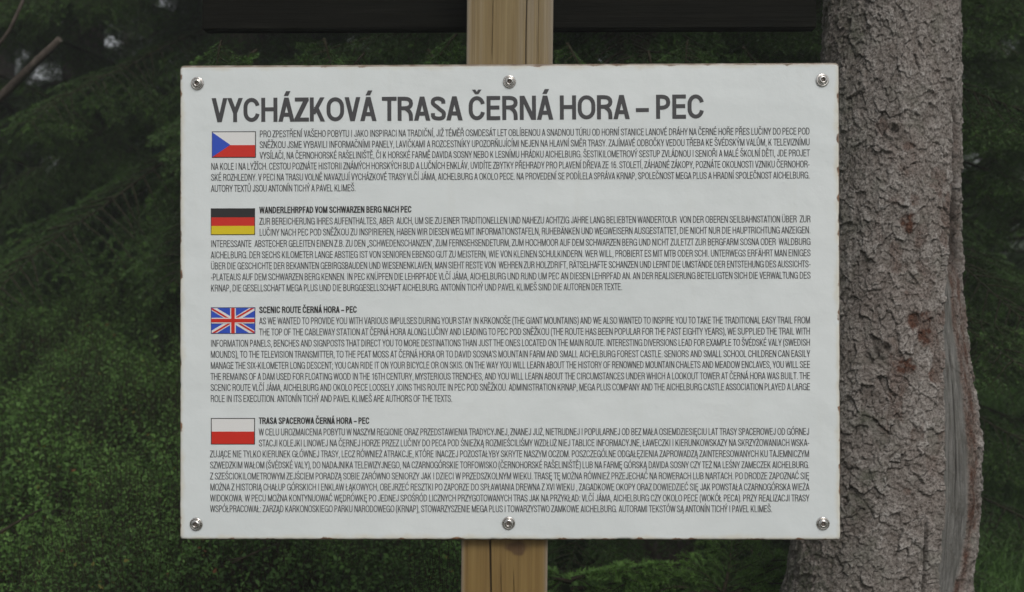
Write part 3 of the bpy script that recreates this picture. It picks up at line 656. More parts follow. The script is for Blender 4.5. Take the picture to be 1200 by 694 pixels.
# ------------------------------------------------------------------ the big spruce trunk at the right
YC = 2.75; PXM = 1703 / YC
def build_trunk():
    zz = np.concatenate([np.linspace(0.1, 0.86, 40)[:-1], np.arange(0.86, 2.14, 0.0016), np.linspace(2.15, 9.0, 120)])
    th = np.concatenate([np.linspace(-math.pi, -1.6, 50)[:-1], np.arange(-1.6, 1.0, 0.0102), np.arange(1.0, 1.7, 0.006), np.linspace(1.71, math.pi, 40)])
    T, Zz = np.meshgrid(th, zz)
    yp = 347 - (Zz - 1.5) * 1703 / (YC - 0.12)
    Lx = np.interp(yp, [-4200, -900, 0, 350, 600, 694, 800, 1100], [990, 976, 966, 950, 936, 920, 895, 850])
    Rx = np.interp(yp, [-4200, -900, 0, 190, 306, 382, 429, 460, 527, 595, 628, 662, 694, 800, 1100], [1055, 1112, 1130, 1130, 1134, 1138, 1145, 1149, 1155, 1156, 1152, 1149, 1143, 1160, 1210])
    # split the outline: the left side sets the circle, the right bulge belongs to the callus only
    aL = np.arctan((Lx - 600) / 1703); aR = np.arctan((Rx - 5 - 600) / 1703); mid = (aL + aR) / 2
    R0 = YC / np.cos(mid) * np.sin((aR - aL) / 2) - 0.004; xc = YC * np.tan(mid)
    tsil = math.pi / 2 - aR                       # where the line of sight grazes the right flank
    U = T * 0.155
    wu = 0.010 * fbm(U * 28, Zz * 20, U * 0, 3, 1); wz = 0.012 * fbm(U * 28, Zz * 20, U * 0, 3, 31)
    wu2 = wu + 0.003 * fbm(U * 130, Zz * 110, U * 0, 2, 41); wz2 = wz + 0.003 * fbm(U * 130, Zz * 110, U * 0, 2, 51)
    f1, f2, a1, b1, du, dv = voronoi((U + wu2 * 1.3) / 0.022, (Zz + wz2 * 1.3) / 0.034, 3)
    g1, g2, a2, b2, du2, dv2 = voronoi((U + wu2) / 0.0095, (Zz + wz2) / 0.0125, 13)
    k1, k2, a3, b3, du3, dv3 = voronoi((U + wu2 * 0.6) / 0.0042, (Zz + wz2 * 0.6) / 0.0052, 23)
    broad = fbm(U * 9, Zz * 6, U * 0, 2, 61)
    h = 0.006 * broad + 0.0050 * a1 + 0.0024 * a2 + 0.0010 * a3
    h += 0.0026 * dv * (b1 - 0.3) * -1 + 0.0022 * du * (b1 - 0.5) + 0.0012 * dv2 * (b2 - 0.5) - 0.0012 * dv2
    h += 0.0011 * fbm(U * 260, Zz * 200, U * 0, 3, 71)
    gate = sstep(-0.25, 0.3, fbm(U * 22, Zz * 16, U * 0, 2, 111)); c1 = sstep(0.10, 0.02, f2 - f1) * (0.25 + 0.75 * gate); c2 = sstep(0.16, 0.03, g2 - g1) * (hash3(np.floor(a1 * 997).astype(np.int64), np.floor(a2 * 997).astype(np.int64), np.zeros_like(a1, dtype=np.int64), 4) > 0.25); c3 = sstep(0.18, 0.04, k2 - k1)
    h -= 0.0028 * c1 * b1 + 0.0012 * c2 * b2 + 0.0003 * c3
    edge = sstep(0.30, 0.12, f2 - f1) * sstep(0.0, 0.25, du * 0.6 - dv) * (1 - c1)
    crack = np.clip(0.8 * c1 * (0.1 + 0.9 * b1) + 0.5 * c2 * (0.1 + 0.9 * b2) + 0.12 * c3, 0, 1)
    tint = np.clip(0.34 * a1 + 0.30 * a2 + 0.26 * a3 + 0.22 * edge, 0, 1); h += 0.0012 * edge  # one-sided plate edges raised, with their highlight put into the tint
    # --- the old wound on the right flank
    s = np.clip(np.sin(np.clip(T + 0.25, -1.5708, 1.5708)), -1, 1)
    Tc = np.minimum(T, tsil); xpx = 600 + 1703 * (xc + (R0 + .004) * np.sin(Tc)) / (YC - (R0 + .004) * np.cos(Tc))
    yp = 347 - (Zz - 1.5) * 1703 / (YC - R0 * np.cos(Tc))
    xpx = np.where(T > tsil, xpx + (T - tsil) * R0 * PXM, xpx)
    jag = 2.6 * fbm(U * 60, Zz * 55, U * 0, 3, 81)
    WL = np.interp(yp, [150, 210, 306, 382, 429, 527, 595, 628, 662, 694, 760], [1118, 1117, 1113, 1111, 1111, 1110, 1109, 1106, 1104, 1105, 1110])
    WR = np.interp(yp, [150, 210, 306, 382, 429, 460, 527, 595, 628, 662, 694, 760], [1118, 1117.5, 1117, 1121, 1129, 1133, 1139, 1139, 1137, 1131, 1121, 1111])
    RR = np.interp(yp, [90, 150, 230, 306, 382, 429, 527, 580, 612, 625, 662, 694, 760], [1118, 1121, 1124, 1130, 1134, 1141, 1148, 1150, 1150, 1141, 1135, 1129, 1112])
    WLt = WL - 3 + jag
    wood = sstep(-1.2, 0.8, xpx - WLt) * sstep(1.0, -0.6, xpx - WR) * sstep(215, 300, yp) * sstep(770, 740, yp)
    red = sstep(-0.8, 0.8, xpx - np.minimum(WR, 2000)) * sstep(1.6, -1.2, xpx - RR - jag * 1.1) * sstep(95, 160, yp) * sstep(770, 720, yp)
    dw = np.where(WR - WL > 2, 1, 0.0)
    up_cre = sstep(-3, 0, xpx - WL) * sstep(2, -1, xpx - RR) * sstep(110, 150, yp) * sstep(350, 280, yp)
    inw = np.clip(wood, 0, 1)
    hw_ = -0.007 + 0.0020 * fbm(U * 120, Zz * 22, U * 0, 3, 92) + 0.0010 * fbm(U * 300, Zz * 10, U * 0, 2, 91)
    h = h * (1 - inw) + hw_ * inw
    split = inw * np.maximum(np.exp(-((xpx - (WL + (WR - WL) * 0.55) - 0.8 * vnoise(U * 0, Zz * 14, U * 0, 6)) / 0.55) ** 2) * sstep(395, 430, yp) * sstep(650, 560, yp), 0.5 * np.exp(-((xpx - (WL + (WR - WL) * 0.25)) / 0.4) ** 2) * sstep(480, 520, yp))
    h -= 0.002 * split
    # callus lips
    lipL = np.exp(-((xpx - (WLt - 3.0)) / 2.2) ** 2) * sstep(560, 600, yp) * 0.6 + np.exp(-((xpx - (WLt - 2.0)) / 1.6) ** 2) * sstep(250, 300, yp) * 0.35
    h += 0.006 * lipL
    h = h * (1 - 0.4 * red) - 0.005 * red + 0.0022 * red * fbm(U * 170, Zz * 110, U * 0, 3, 97)
    h -= 0.014 * up_cre
    lipR = sstep(-1.0, 3.0, xpx - RR) * sstep(110, 240, yp) * sstep(2.4, 1.8, T)
    h += 0.002 * lipR + 0.0035 * lipR * fbm(U * 50, Zz * 28, U * 0, 2, 95)
    # crevice beside the wound low down
    cv = np.exp(-((xpx - 1083 - 3 * vnoise(U * 0, Zz * 8, U * 0, 3) + (yp - 650) * 0.05) / 1.7) ** 2) * sstep(590, 625, yp)
    h -= 0.008 * cv; crack = np.maximum(crack, 0.8 * cv)
    crack = np.clip(crack * (1 - inw) * (1 - 0.5 * red), 0, 1); crack = np.maximum(crack, 1.1 * up_cre).clip(0, 1)
    # reddish flaked spots
    redp = np.zeros_like(h)
    for (sx_, sy_, sw, sh, am) in ((1063, 262, 10, 15, 1), (1070, 235, 6, 8, .6), (1078, 375, 22, 13, 1), (1085, 388, 12, 18, 1), (1060, 430, 15, 11, 1), (1050, 300, 10, 22, .5), (1096, 205, 7, 10, .5), (1093, 440, 6, 8, .8), (1064, 575, 6, 5, .8), (1035, 150, 9, 14, .5), (1066, 172, 8, 6, .6), (1085, 330, 14, 30, .35), (1083, 270, 8, 12, .3), (1050, 235, 10, 8, .4)):
        r_ = np.hypot((xpx - sx_) / sw, (yp - sy_) / sh) + 0.45 * fbm(U * 110, Zz * 110, U * 0, 3, 99)
        redp = np.maximum(redp, am * sstep(1.05, 0.6, r_))
    redp = np.maximum(redp, 0.55 * sstep(0.22, 0.42, fbm(U * 34, Zz * 20, U * 0, 3, 131)) * sstep(-0.35, 0.1, s) * sstep(140, 230, yp) * sstep(620, 480, yp))
    redp *= (0.55 + 0.45 * sstep(0.3, 0.6, a2)); h -= 0.0022 * redp * (np.abs(T) < 2)
    red_all = np.clip(np.maximum(red * (0.35 + 0.45 * sstep(190, 300, yp)) * (0.75 + 0.5 * vnoise(U * 90, Zz * 40, U * 0, 98)), redp), 0, 1) * (1 - 0.9 * up_cre)
    moss = np.clip(sstep(-0.25, -0.95, s) * 0.9 + 0.7 * sstep(560, 760, yp) * sstep(0.1, -0.9, s), 0, 1)
    for (sx_, sy_, sr) in ((1012, 492, 14), (1024, 562, 20), (1000, 35, 16), (1000, 590, 20), (968, 625, 30)):
        moss = np.maximum(moss, 0.8 * sstep(1.1, 0.3, np.hypot(xpx - sx_, yp - sy_) / sr + 0.3 * vnoise(U * 90, Zz * 90, U * 0, 12)))
    # limb stubs
    for (sx_, sy_) in ((1047, 153), (1038, 408)):
        r_ = np.hypot(xpx - sx_, (yp - sy_)) / 7.0; h += 0.005 * np.exp(-(r_ - 1.2) ** 2 / 0.25) - 0.006 * np.exp(-r_ ** 2 / 0.3); crack = np.maximum(crack, 0.8 * np.exp(-r_ ** 2 / 0.4))
    # root flare
    fl = np.clip(0.9 - Zz, 0, 1) ** 2; RR_ = R0 + h + fl * 0.25 * (1 + 0.35 * np.cos(T * 5 + 1))
    X = xc + RR_ * np.sin(T); Yy = YC - RR_ * np.cos(T)
    nr, ncn = T.shape; idx = np.arange(nr * ncn).reshape(nr, ncn)
    Fq = np.stack([idx[:-1, :-1], idx[:-1, 1:], idx[1:, 1:], idx[1:, :-1]], -1).reshape(-1, 4)
    base = np.array([0.69, YC, 0.35])
    me = np_mesh('trunk', np.stack([X, Yy, Zz], -1).reshape(-1, 3) - base, Fq, True, [M_bark])
    attr(me, 'crack', crack); attr(me, 'tint', tint); attr(me, 'split', split)
    attr_col(me, 'zone', np.stack([inw, red_all, moss], -1).reshape(-1, 3))
    return me, base
tm, tbase = build_trunk()
big = empty('spruce_tree', tuple(tbase))
tag(big, 'thick spruce with flaking bark and a long grey wound right of the white panel', 'tree')
link('trunk', tm, big)

# ------------------------------------------------------------------ spruce branches (shared meshes)
def tube(P0, P1, r0, r1, k=4):
    """many straight tubes at once: arrays (n,3),(n,)"""
    d = P1 - P0; L = np.linalg.norm(d, axis=1)[:, None]; d = d / np.maximum(L, 1e-6)
    up = np.where(np.abs(d[:, 2:3]) > 0.9, np.array([[1.0, 0, 0]]), np.array([[0, 0, 1.0]]))
    a = np.cross(d, up); a /= np.linalg.norm(a, axis=1)[:, None]; b = np.cross(d, a)
    ang = np.arange(k) * 2 * math.pi / k
    ring = a[:, None, :] * np.cos(ang)[None, :, None] + b[:, None, :] * np.sin(ang)[None, :, None]
    V = np.concatenate([P0[:, None] + ring * r0[:, None, None], P1[:, None] + ring * r1[:, None, None]], 1)
    n_ = len(P0); base = (np.arange(n_) * 2 * k)[:, None, None]; i = np.arange(k); j = (i + 1) % k
    q = np.stack([i, j, j + k, i + k], -1)[None]; return V.reshape(-1, 3), (q + base).reshape(-1, 4)
def make_branch(seed, L=1.5, dense=1.0, droop=0.35, needle=0.015, fresh=0.5, deadp=0.0, bare=0.15, secsp=0.030, l2f=0.36, wdm=1.0, ageup=0.0):
    g = np.random.default_rng(seed)
    segs = []   # p0,p1,r0,r1,age0,age1,needled
    N = 16; pts = []
    for i in range(N + 1):
        t = i / N; pts.append(np.array([L * t, 0.05 * L * math.sin(t * 4 + seed) * t, -droop * L * (t ** 1.6) + 0.22 * droop * L * max(0, t - .55) * 2]))
    for i in range(N):
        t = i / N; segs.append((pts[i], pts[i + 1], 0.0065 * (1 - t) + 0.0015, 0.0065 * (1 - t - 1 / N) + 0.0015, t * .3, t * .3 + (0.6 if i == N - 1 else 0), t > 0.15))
    nsec = int(L / secsp)
    for s in range(nsec):
        t = bare + (0.97 - bare) * (s + g.uniform(-.3, .3)) / nsec; t = min(max(t, bare), .985); side = 1 if s % 2 else -1
        f = t * N; i = min(int(f), N - 1); p = pts[i] + (pts[i + 1] - pts[i]) * (f - i)
        l2 = L * l2f * (1 - t) ** 0.7 * g.uniform(.6, 1.1) * (0.5 + min(1, (t - bare) * 4) * .5) + 0.05
        ax = pts[min(i + 1, N)] - pts[max(i - 1, 0)]; ax /= np.linalg.norm(ax)
        ang = math.radians(g.uniform(42, 66)); dirv = ax * math.cos(ang) + np.array([0, side, 0]) * math.sin(ang) + np.array([0, 0, g.uniform(-.35, .12)])
        n2 = max(3, int(l2 / 0.045)); q = p.copy(); dv_ = dirv / np.linalg.norm(dirv); prev = q
        isdead = g.random() < deadp
        for k in range(n2):
            dv_ = dv_ + np.array([0.0, 0, -0.10 * droop * 2.2 + (0.10 if k > n2 * .7 else 0)]) + g.normal(0, .05, 3); dv_ /= np.linalg.norm(dv_)
            q2 = q + dv_ * (l2 / n2); tt = k / n2
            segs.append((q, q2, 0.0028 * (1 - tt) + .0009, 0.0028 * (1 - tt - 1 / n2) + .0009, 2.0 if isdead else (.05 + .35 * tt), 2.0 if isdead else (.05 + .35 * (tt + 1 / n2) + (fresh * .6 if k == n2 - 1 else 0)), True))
            if k > 0 and k < n2 and l2 > .10:
                for sd in (-1, 1):
                    if g.random() < .15: continue
                    l3 = (l2 * .42 * (1 - tt) + .03) * g.uniform(.6, 1.1)
                    pv = np.cross(dv_, np.array([0, 0, 1.0])); pv /= max(np.linalg.norm(pv), 1e-3)
                    d3 = dv_ * math.cos(.85) + pv * sd * math.sin(.85) + np.array([0, 0, g.uniform(-.35, .05)]); d3 /= np.linalg.norm(d3)
                    m = q2 + d3 * l3 * .5; e = m + (d3 + np.array([0, 0, -.12])) * l3 * .5
                    segs.append((q2, m, .0012, .001, 2.0 if isdead else .2, 2.0 if isdead else .3, True)); segs.append((m, e, .001, .0008, 2.0 if isdead else .3, 2.0 if isdead else .35 + fresh * g.uniform(.1, .6), True))
            q = q2
    P0 = np.array([s[0] for s in segs]); P1 = np.array([s[1] for s in segs]); r0 = np.array([s[2] for s in segs]); r1 = np.array([s[3] for s in segs])
    A0 = np.array([s[4] for s in segs]); A1 = np.array([s[5] for s in segs]); nd = np.array([s[6] for s in segs])
    tv, tq = tube(P0, P1, np.maximum(r0, .0008), np.maximum(r1, .0006), 3)
    # needles
    Ls = np.linalg.norm(P1 - P0, axis=1); cnt = np.where(nd, np.maximum(2, (Ls * 850 * dense).astype(int)), 0)
    si = np.repeat(np.arange(len(segs)), cnt); m = len(si); u = g.random(m)
    d = (P1 - P0)[si] / Ls[si][:, None]; p = P0[si] + (P1 - P0)[si] * u[:, None]
    up = np.array([0, 0, 1.0]); a = np.cross(d, up); a /= np.maximum(np.linalg.norm(a, axis=1), 1e-3)[:, None]; b = np.cross(a, d)
    phi = g.uniform(-1.25, math.pi + 1.25, m)        # sides and top, few below
    rad = a * np.cos(phi)[:, None] + b * np.sin(phi)[:, None]
    nl = needle * g.uniform(.7, 1.15, m)
    dirn = d * g.uniform(.55, .85, m)[:, None] + rad; dirn /= np.linalg.norm(dirn, axis=1)[:, None]
    wv = np.cross(dirn, rad + g.normal(0, .4, (m, 3))); wv /= np.maximum(np.linalg.norm(wv, axis=1), 1e-3)[:, None]
    wd = 0.00100 * wdm / math.sqrt(dense)
    tip = p + dirn * nl[:, None]; mid = p + dirn * (nl * .45)[:, None]
    nv = np.stack([p, mid + wv * wd, tip, mid - wv * wd], 1).reshape(-1, 3)
    nq = (np.arange(m) * 4)[:, None] + np.array([0, 1, 2, 3])[None]
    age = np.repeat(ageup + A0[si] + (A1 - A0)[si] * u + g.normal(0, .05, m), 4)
    V = np.vstack([tv, nv]); Fq = np.vstack([tq, nq + len(tv)])
    mi = np.concatenate([np.zeros(len(tq)), np.ones(len(nq))])
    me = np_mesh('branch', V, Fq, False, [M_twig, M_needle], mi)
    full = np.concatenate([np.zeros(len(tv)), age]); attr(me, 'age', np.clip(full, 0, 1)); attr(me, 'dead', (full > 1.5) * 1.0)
    return me
BR = [make_branch(s, 1.5, .8, dr, .016, .45, dp) for s, dr, dp in ((1, .30, 0), (2, .42, .03), (3, .22, 0), (4, .50, .0))]
BRF = [make_branch(s + 40, 1.5, .22, dr, .034, .3, 0) for s, dr in ((1, .3), (2, .45))]
def bare_branch(seed, L=1.4):
    g = np.random.default_rng(seed); P0, P1, r0, r1 = [], [], [], []
    def grow(p, d, l, r, lev):
        n_ = max(3, int(l / .07)); q = p
        for k in range(n_):
            d = d + g.normal(0, .12, 3); d[2] += .02 if lev else -.02; d = d / np.linalg.norm(d); e = q + d * l / n_
            P0.append(q); P1.append(e); r0.append(r * (1 - k / n_) + .0008); r1.append(r * (1 - (k + 1) / n_) + .0008)
            if lev < 2 and k > 0 and g.random() < .55:
                s_ = g.choice([-1, 1]); pv = np.cross(d, [0, 0, 1.0]); grow(e, d * .7 + pv * s_ * .7 + np.array([0, 0, g.uniform(-.4, .2)]), l * (1 - k / n_) * .5, r * .5, lev + 1)
            q = e
    grow(np.zeros(3), np.array([1.0, 0, 0]), L, .009, 0)
    v, q = tube(np.array(P0), np.array(P1), np.array(r0), np.array(r1), 4); return np_mesh('branch', v, q, True, [M_twig])
BARE = [bare_branch(1), bare_branch(2), bare_branch(3)]

def trunk_mesh(name, h, r, seed, mat=M_trunk):
    g = np.random.default_rng(seed); n_ = 18; k = 12; V = []
    bx, by = g.uniform(-.04, .04, 2)
    for i in range(n_ + 1):
        t = i / n_; z = h * t; rr = r * (1 - t) ** .8 + .012 + r * .5 * max(0, 1 - z / .35) ** 2
        for j in range(k):
            a = 2 * math.pi * j / k; q = rr * (1 + .06 * math.sin(a * 3 + z * 2)); V.append((bx * z * .3 + q * math.cos(a), by * z * .3 + q * math.sin(a), z - .15))
    Fq = [(i * k + j, i * k + (j + 1) % k, (i + 1) * k + (j + 1) % k, (i + 1) * k + j) for i in range(n_) for j in range(k)]
    return np_mesh(name, np.array(V), np.array(Fq), True, [mat])
def spruce(label, x, y, h, r, spread, z_lo, step, seed, meshes, group=None, per=5, bare_to=None, cat='tree', scale_min=.25, zbase=None, skirt=1.0, skirt_z=0.0):
    g = random.Random(seed); z0 = float(ground_h(x, y)) if zbase is None else zbase
    t = empty('spruce_tree', (x, y, z0)); tag(t, label, cat, group)
    link('trunk', trunk_mesh('trunk', h, r, seed), t)
    z = z_lo
    while z < h - .15:
        f = z / h; Lb = spread * max(0.08, min(1, (1 - f) * 1.15)); a0 = g.uniform(0, 360)
        if z + z0 < skirt_z: Lb *= skirt
        for k in range(per):
            isb = bare_to is not None and z < bare_to and g.random() < .7
            me = g.choice(BARE if isb else meshes)
            o = link('branch', me, t)
            s = Lb / (1.5 if not isb else 1.4) * g.uniform(.75, 1.15); s = max(s, scale_min)
            o.location = (0, 0, z + g.uniform(-.12, .12)); o.scale = (s, s * g.uniform(.9, 1.1), s)
            pitch = R(g.uniform(-4, 12) - 38 * max(0, f - .45))
            o.rotation_euler = (R(g.uniform(-12, 12)), pitch, R(a0 + k * 360 / per + g.uniform(-14, 14)))
        z += step * g.uniform(.8, 1.2) * (1 if len(meshes) > 0 else 1)
    return t

# the near trees standing behind the panel
T1 = spruce('dense dark spruce right behind the white panel, its drooping tips showing under the dark board', 0.42, 4.5, 8.5, .12, 1.5, .30, .21, 101, BR, per=7, skirt=.66, skirt_z=1.9)
spruce('dark spruce behind the left edge of the white panel with hanging boughs over the bushes', -1.20, 6.5, 9.5, .12, 1.70, .75, .24, 102, BR, per=7, skirt=.6, skirt_z=2.1)
spruce('dark spruce with thin see-through boughs at the far left edge of the photo', -2.45, 6.6, 9.5, .13, 1.5, .95, .40, 103, BR, per=4)
spruce('spruce behind the right edge of the panel, partly hidden by the thick trunk', 1.05, 5.0, 8.0, .11, 1.3, .3, .25, 104, BR, per=7)
spruce('spruce with bare lower twigs seen at the far right beside the thick trunk', 2.25, 5.7, 8.5, .12, 1.30, .7, .32, 105, BR, per=5, bare_to=1.5)
# further trees, fading into mist
fars = [(-2.95, 10.0, 11, 1.9, 'misty spruce showing through the gaps at top left above the broken stem'), (-5.3, 15.0, 13, 2.2, None), (-3.9, 8.2, 10, 1.5, 'slender misty spruce beyond the far left boughs'), (-1.3, 8.8, 10, 1.8, 'misty spruce behind the boughs left of the white panel'), (0.8, 8.6, 11, 1.9, None), (3.6, 9.4, 11, 1.5, 'misty spruce beyond the bare twigs at the far right'),
        (5.2, 12.0, 12, 2.0, None), (2.2, 12.5, 12, 2.0, None), (-6.2, 13.5, 12, 2.1, None), (-2.2, 15.5, 13, 2.0, None), (0.2, 15.0, 12, 2.1, None), (6.8, 17.0, 13, 2.2, None)]
MG = 'spruces in the misty forest behind'; ML = 'one of the misty spruces standing in the forest behind the nearer trees'
for i, (x, y, h, sp, lb) in enumerate(fars):
    spruce(lb or ML, x, y, h, .15, sp, .9, .50, 200 + i, BRF, MG, per=5)
g_ = random.Random(77)
for i in range(14):
    y = g_.uniform(20, 42); x = (-0.42 + 0.84 * (i + .5) / 14 + g_.uniform(-.02, .02)) * y
    spruce(ML, x, y, g_.uniform(10, 15), .18, 2.2, 1.0, .85, 300 + i, BRF, MG, per=5)

# upper limbs of the big trunk, above the frame
for k in range(26):
    o = link('branch', BR[k % 4], big); z = 3.3 + k * .2
    o.location = (0.0, 0, z - .35); s = rnd.uniform(.8, 1.15) * (1 - k / 45); o.scale = (s, s, s)
    o.rotation_euler = (R(rnd.uniform(-10, 10)), R(rnd.uniform(5, 20)), R(k * 137.5 + 20))

# young spruces under the panel, right of the post
BRS = [make_branch(s_ + 60, L_, 1.6, .12, .015, .55, 0, .05, .013, .50, 1.4, .36) for s_, L_ in ((1, .22), (2, .28), (3, .34))]
BRD = [make_branch(s_ + 80, L_, 1.2, .12, .015, .35, 0, .05, .014, .50, 1.2, .12) for s_, L_ in ((1, .22), (2, .28), (3, .34))]
for px_x, z_, dist, yaw, pit, sc_, mi_ in ((-.62, 2.045, 3.10, 250, 62, .50, 0), (-.555, 2.035, 3.16, 215, 40, .55, 1), (-.395, 2.04, 3.05, 300, 55, .50, 0), (-.325, 2.035, 3.2, 240, 35, .50, 2), (-.18, 2.03, 3.12, 330, 60, .4, 1), (-.115, 2.045, 3.02, 210, 45, .45, 0),
        (.115, 2.03, 3.05, 310, 50, .55, 0), (.21, 2.01, 3.15, 200, 35, .50, 1), (.30, 2.04, 3.2, 280, 60, .5, 2), (.375, 2.045, 3.1, 250, 50, .45, 0), (.50, 2.04, 3.15, 320, 48, .5, 1), (.55, 2.03, 3.25, 200, 55, .45, 2)):
    o = link('branch', BRD[mi_], T1); o.location = Vector((px_x, dist, z_)) - T1.location; o.rotation_euler = (R(rnd.uniform(-20, 20)), R(pit), R(yaw)); o.scale = (sc_, sc_, sc_)
def sapling(label, x, y, ztop, sprays, seed):
    z0 = float(ground_h(x, y)); t = empty('young_spruce', (x, y, z0)); tag(t, label, 'young tree')
    link('trunk', trunk_mesh('trunk', ztop - z0, .010, seed), t)
    for (z, az, pitch, s, m) in sprays:
        o = link('branch', BRS[m], t); o.location = (0, 0, z - z0); o.rotation_euler = (R(rnd.uniform(-10, 10)), R(pitch), R(az)); o.scale = (s, s, s)
    return t
sapling('young spruce with fresh green tips low beside the right side of the post', 0.125, 3.05, .93,
        [(.905, 3, -14, .75, 1), (.885, 335, -8, .85, 0), (.90, 190, -14, .8, 0), (.87, 40, -10, 1, 1), (.85, 290, -4, 1, 1), (.84, 350, -4, 1.1, 1), (.83, 240, -6, 1, 2), (.83, 120, -6, 1, 1)], 61)
sapling('young spruce with bright upright sprays below the panel near the thick trunk', 0.44, 3.02, .95,
        [(.885, 60, -62, .62, 0), (.875, 4, -22, .75, 0), (.875, 178, -16, .95, 0), (.88, 150, -48, .5, 0), (.86, 330, -12, .9, 1), (.85, 215, -10, .9, 1), (.86, 20, -40, .75, 0), (.84, 280, -5, .9, 1), (.83, 180, -5, 1.1, 1)], 62)

# leaning dead stem and bare stick at top left
def stick(name, P, rad, mat, label, cat, group=None):
    P = np.array(P, float); o_ = P[0].copy(); P = P - o_
    r = np.linspace(rad[0], rad[1], len(P)); v, q = [], []
    d = np.gradient(P, axis=0); d /= np.linalg.norm(d, axis=1)[:, None]; k = 10; Vv = []
    for i in range(len(P)):
        a = np.cross(d[i], [0, 1.0, 0.01]); a /= np.linalg.norm(a); b = np.cross(d[i], a)
        for j in range(k):
            t = 2 * math.pi * j / k; Vv.append(P[i] + (a * math.cos(t) + b * math.sin(t)) * r[i] * (1 + .12 * math.sin(3 * t + i)))
    n_ = len(P); Fc = [[i * k + j, i * k + (j + 1) % k, (i + 1) * k + (j + 1) % k, (i + 1) * k + j] for i in range(n_ - 1) for j in range(k)]
    Fc += [list(range(k))[::-1], [(n_ - 1) * k + j for j in range(k)]]
    me = bpy.data.meshes.new(name); me.from_pydata([tuple(p) for p in Vv], [], Fc); me.update()
    for p_ in me.polygons: p_.use_smooth = len(p_.vertices) == 4
    o = link(name, me, None, mat); o.location = tuple(o_); tag(o, label, cat, group); return o
def at(px, py, d): return (px - 600) / 1703 * d, d, 1.5 - (py - 347) / 1703 * d
stick('leaning_stem', [at(-30, 140, 5.0), at(5, 110, 4.95), at(38, 77, 4.9), at(70, 46, 4.85)], (.018, .011), M_trunk, 'broken dead stem leaning through the boughs at top left', 'dead stem')
stick('thin_branch', [at(-15, 72, 4.3), at(12, 34, 4.3), at(32, -10, 4.32)], (.006, .005), M_trunk, 'thin dark branch crossing the upper left corner above the broken stem', 'branch')
stick('dead_twig', [at(272, 660, 3.28), at(300, 647, 3.34), at(326, 637, 3.40)], (.0022, .0016), M_twig, 'upper of two dry twigs lying on the bushes under the panel left of the post', 'twig')
stick('dead_twig', [at(266, 657, 3.28), at(292, 652, 3.32), at(312, 641, 3.36)], (.0018, .0012), M_twig, 'lower of two dry twigs lying on the bushes under the panel left of the post', 'twig')
stick('dead_twig', [at(-4, 626, 3.42), at(22, 611, 3.48), at(48, 597, 3.54)], (.0035, .0025), M_twig, 'dry stick among the dark leaves at the lower left edge', 'twig')

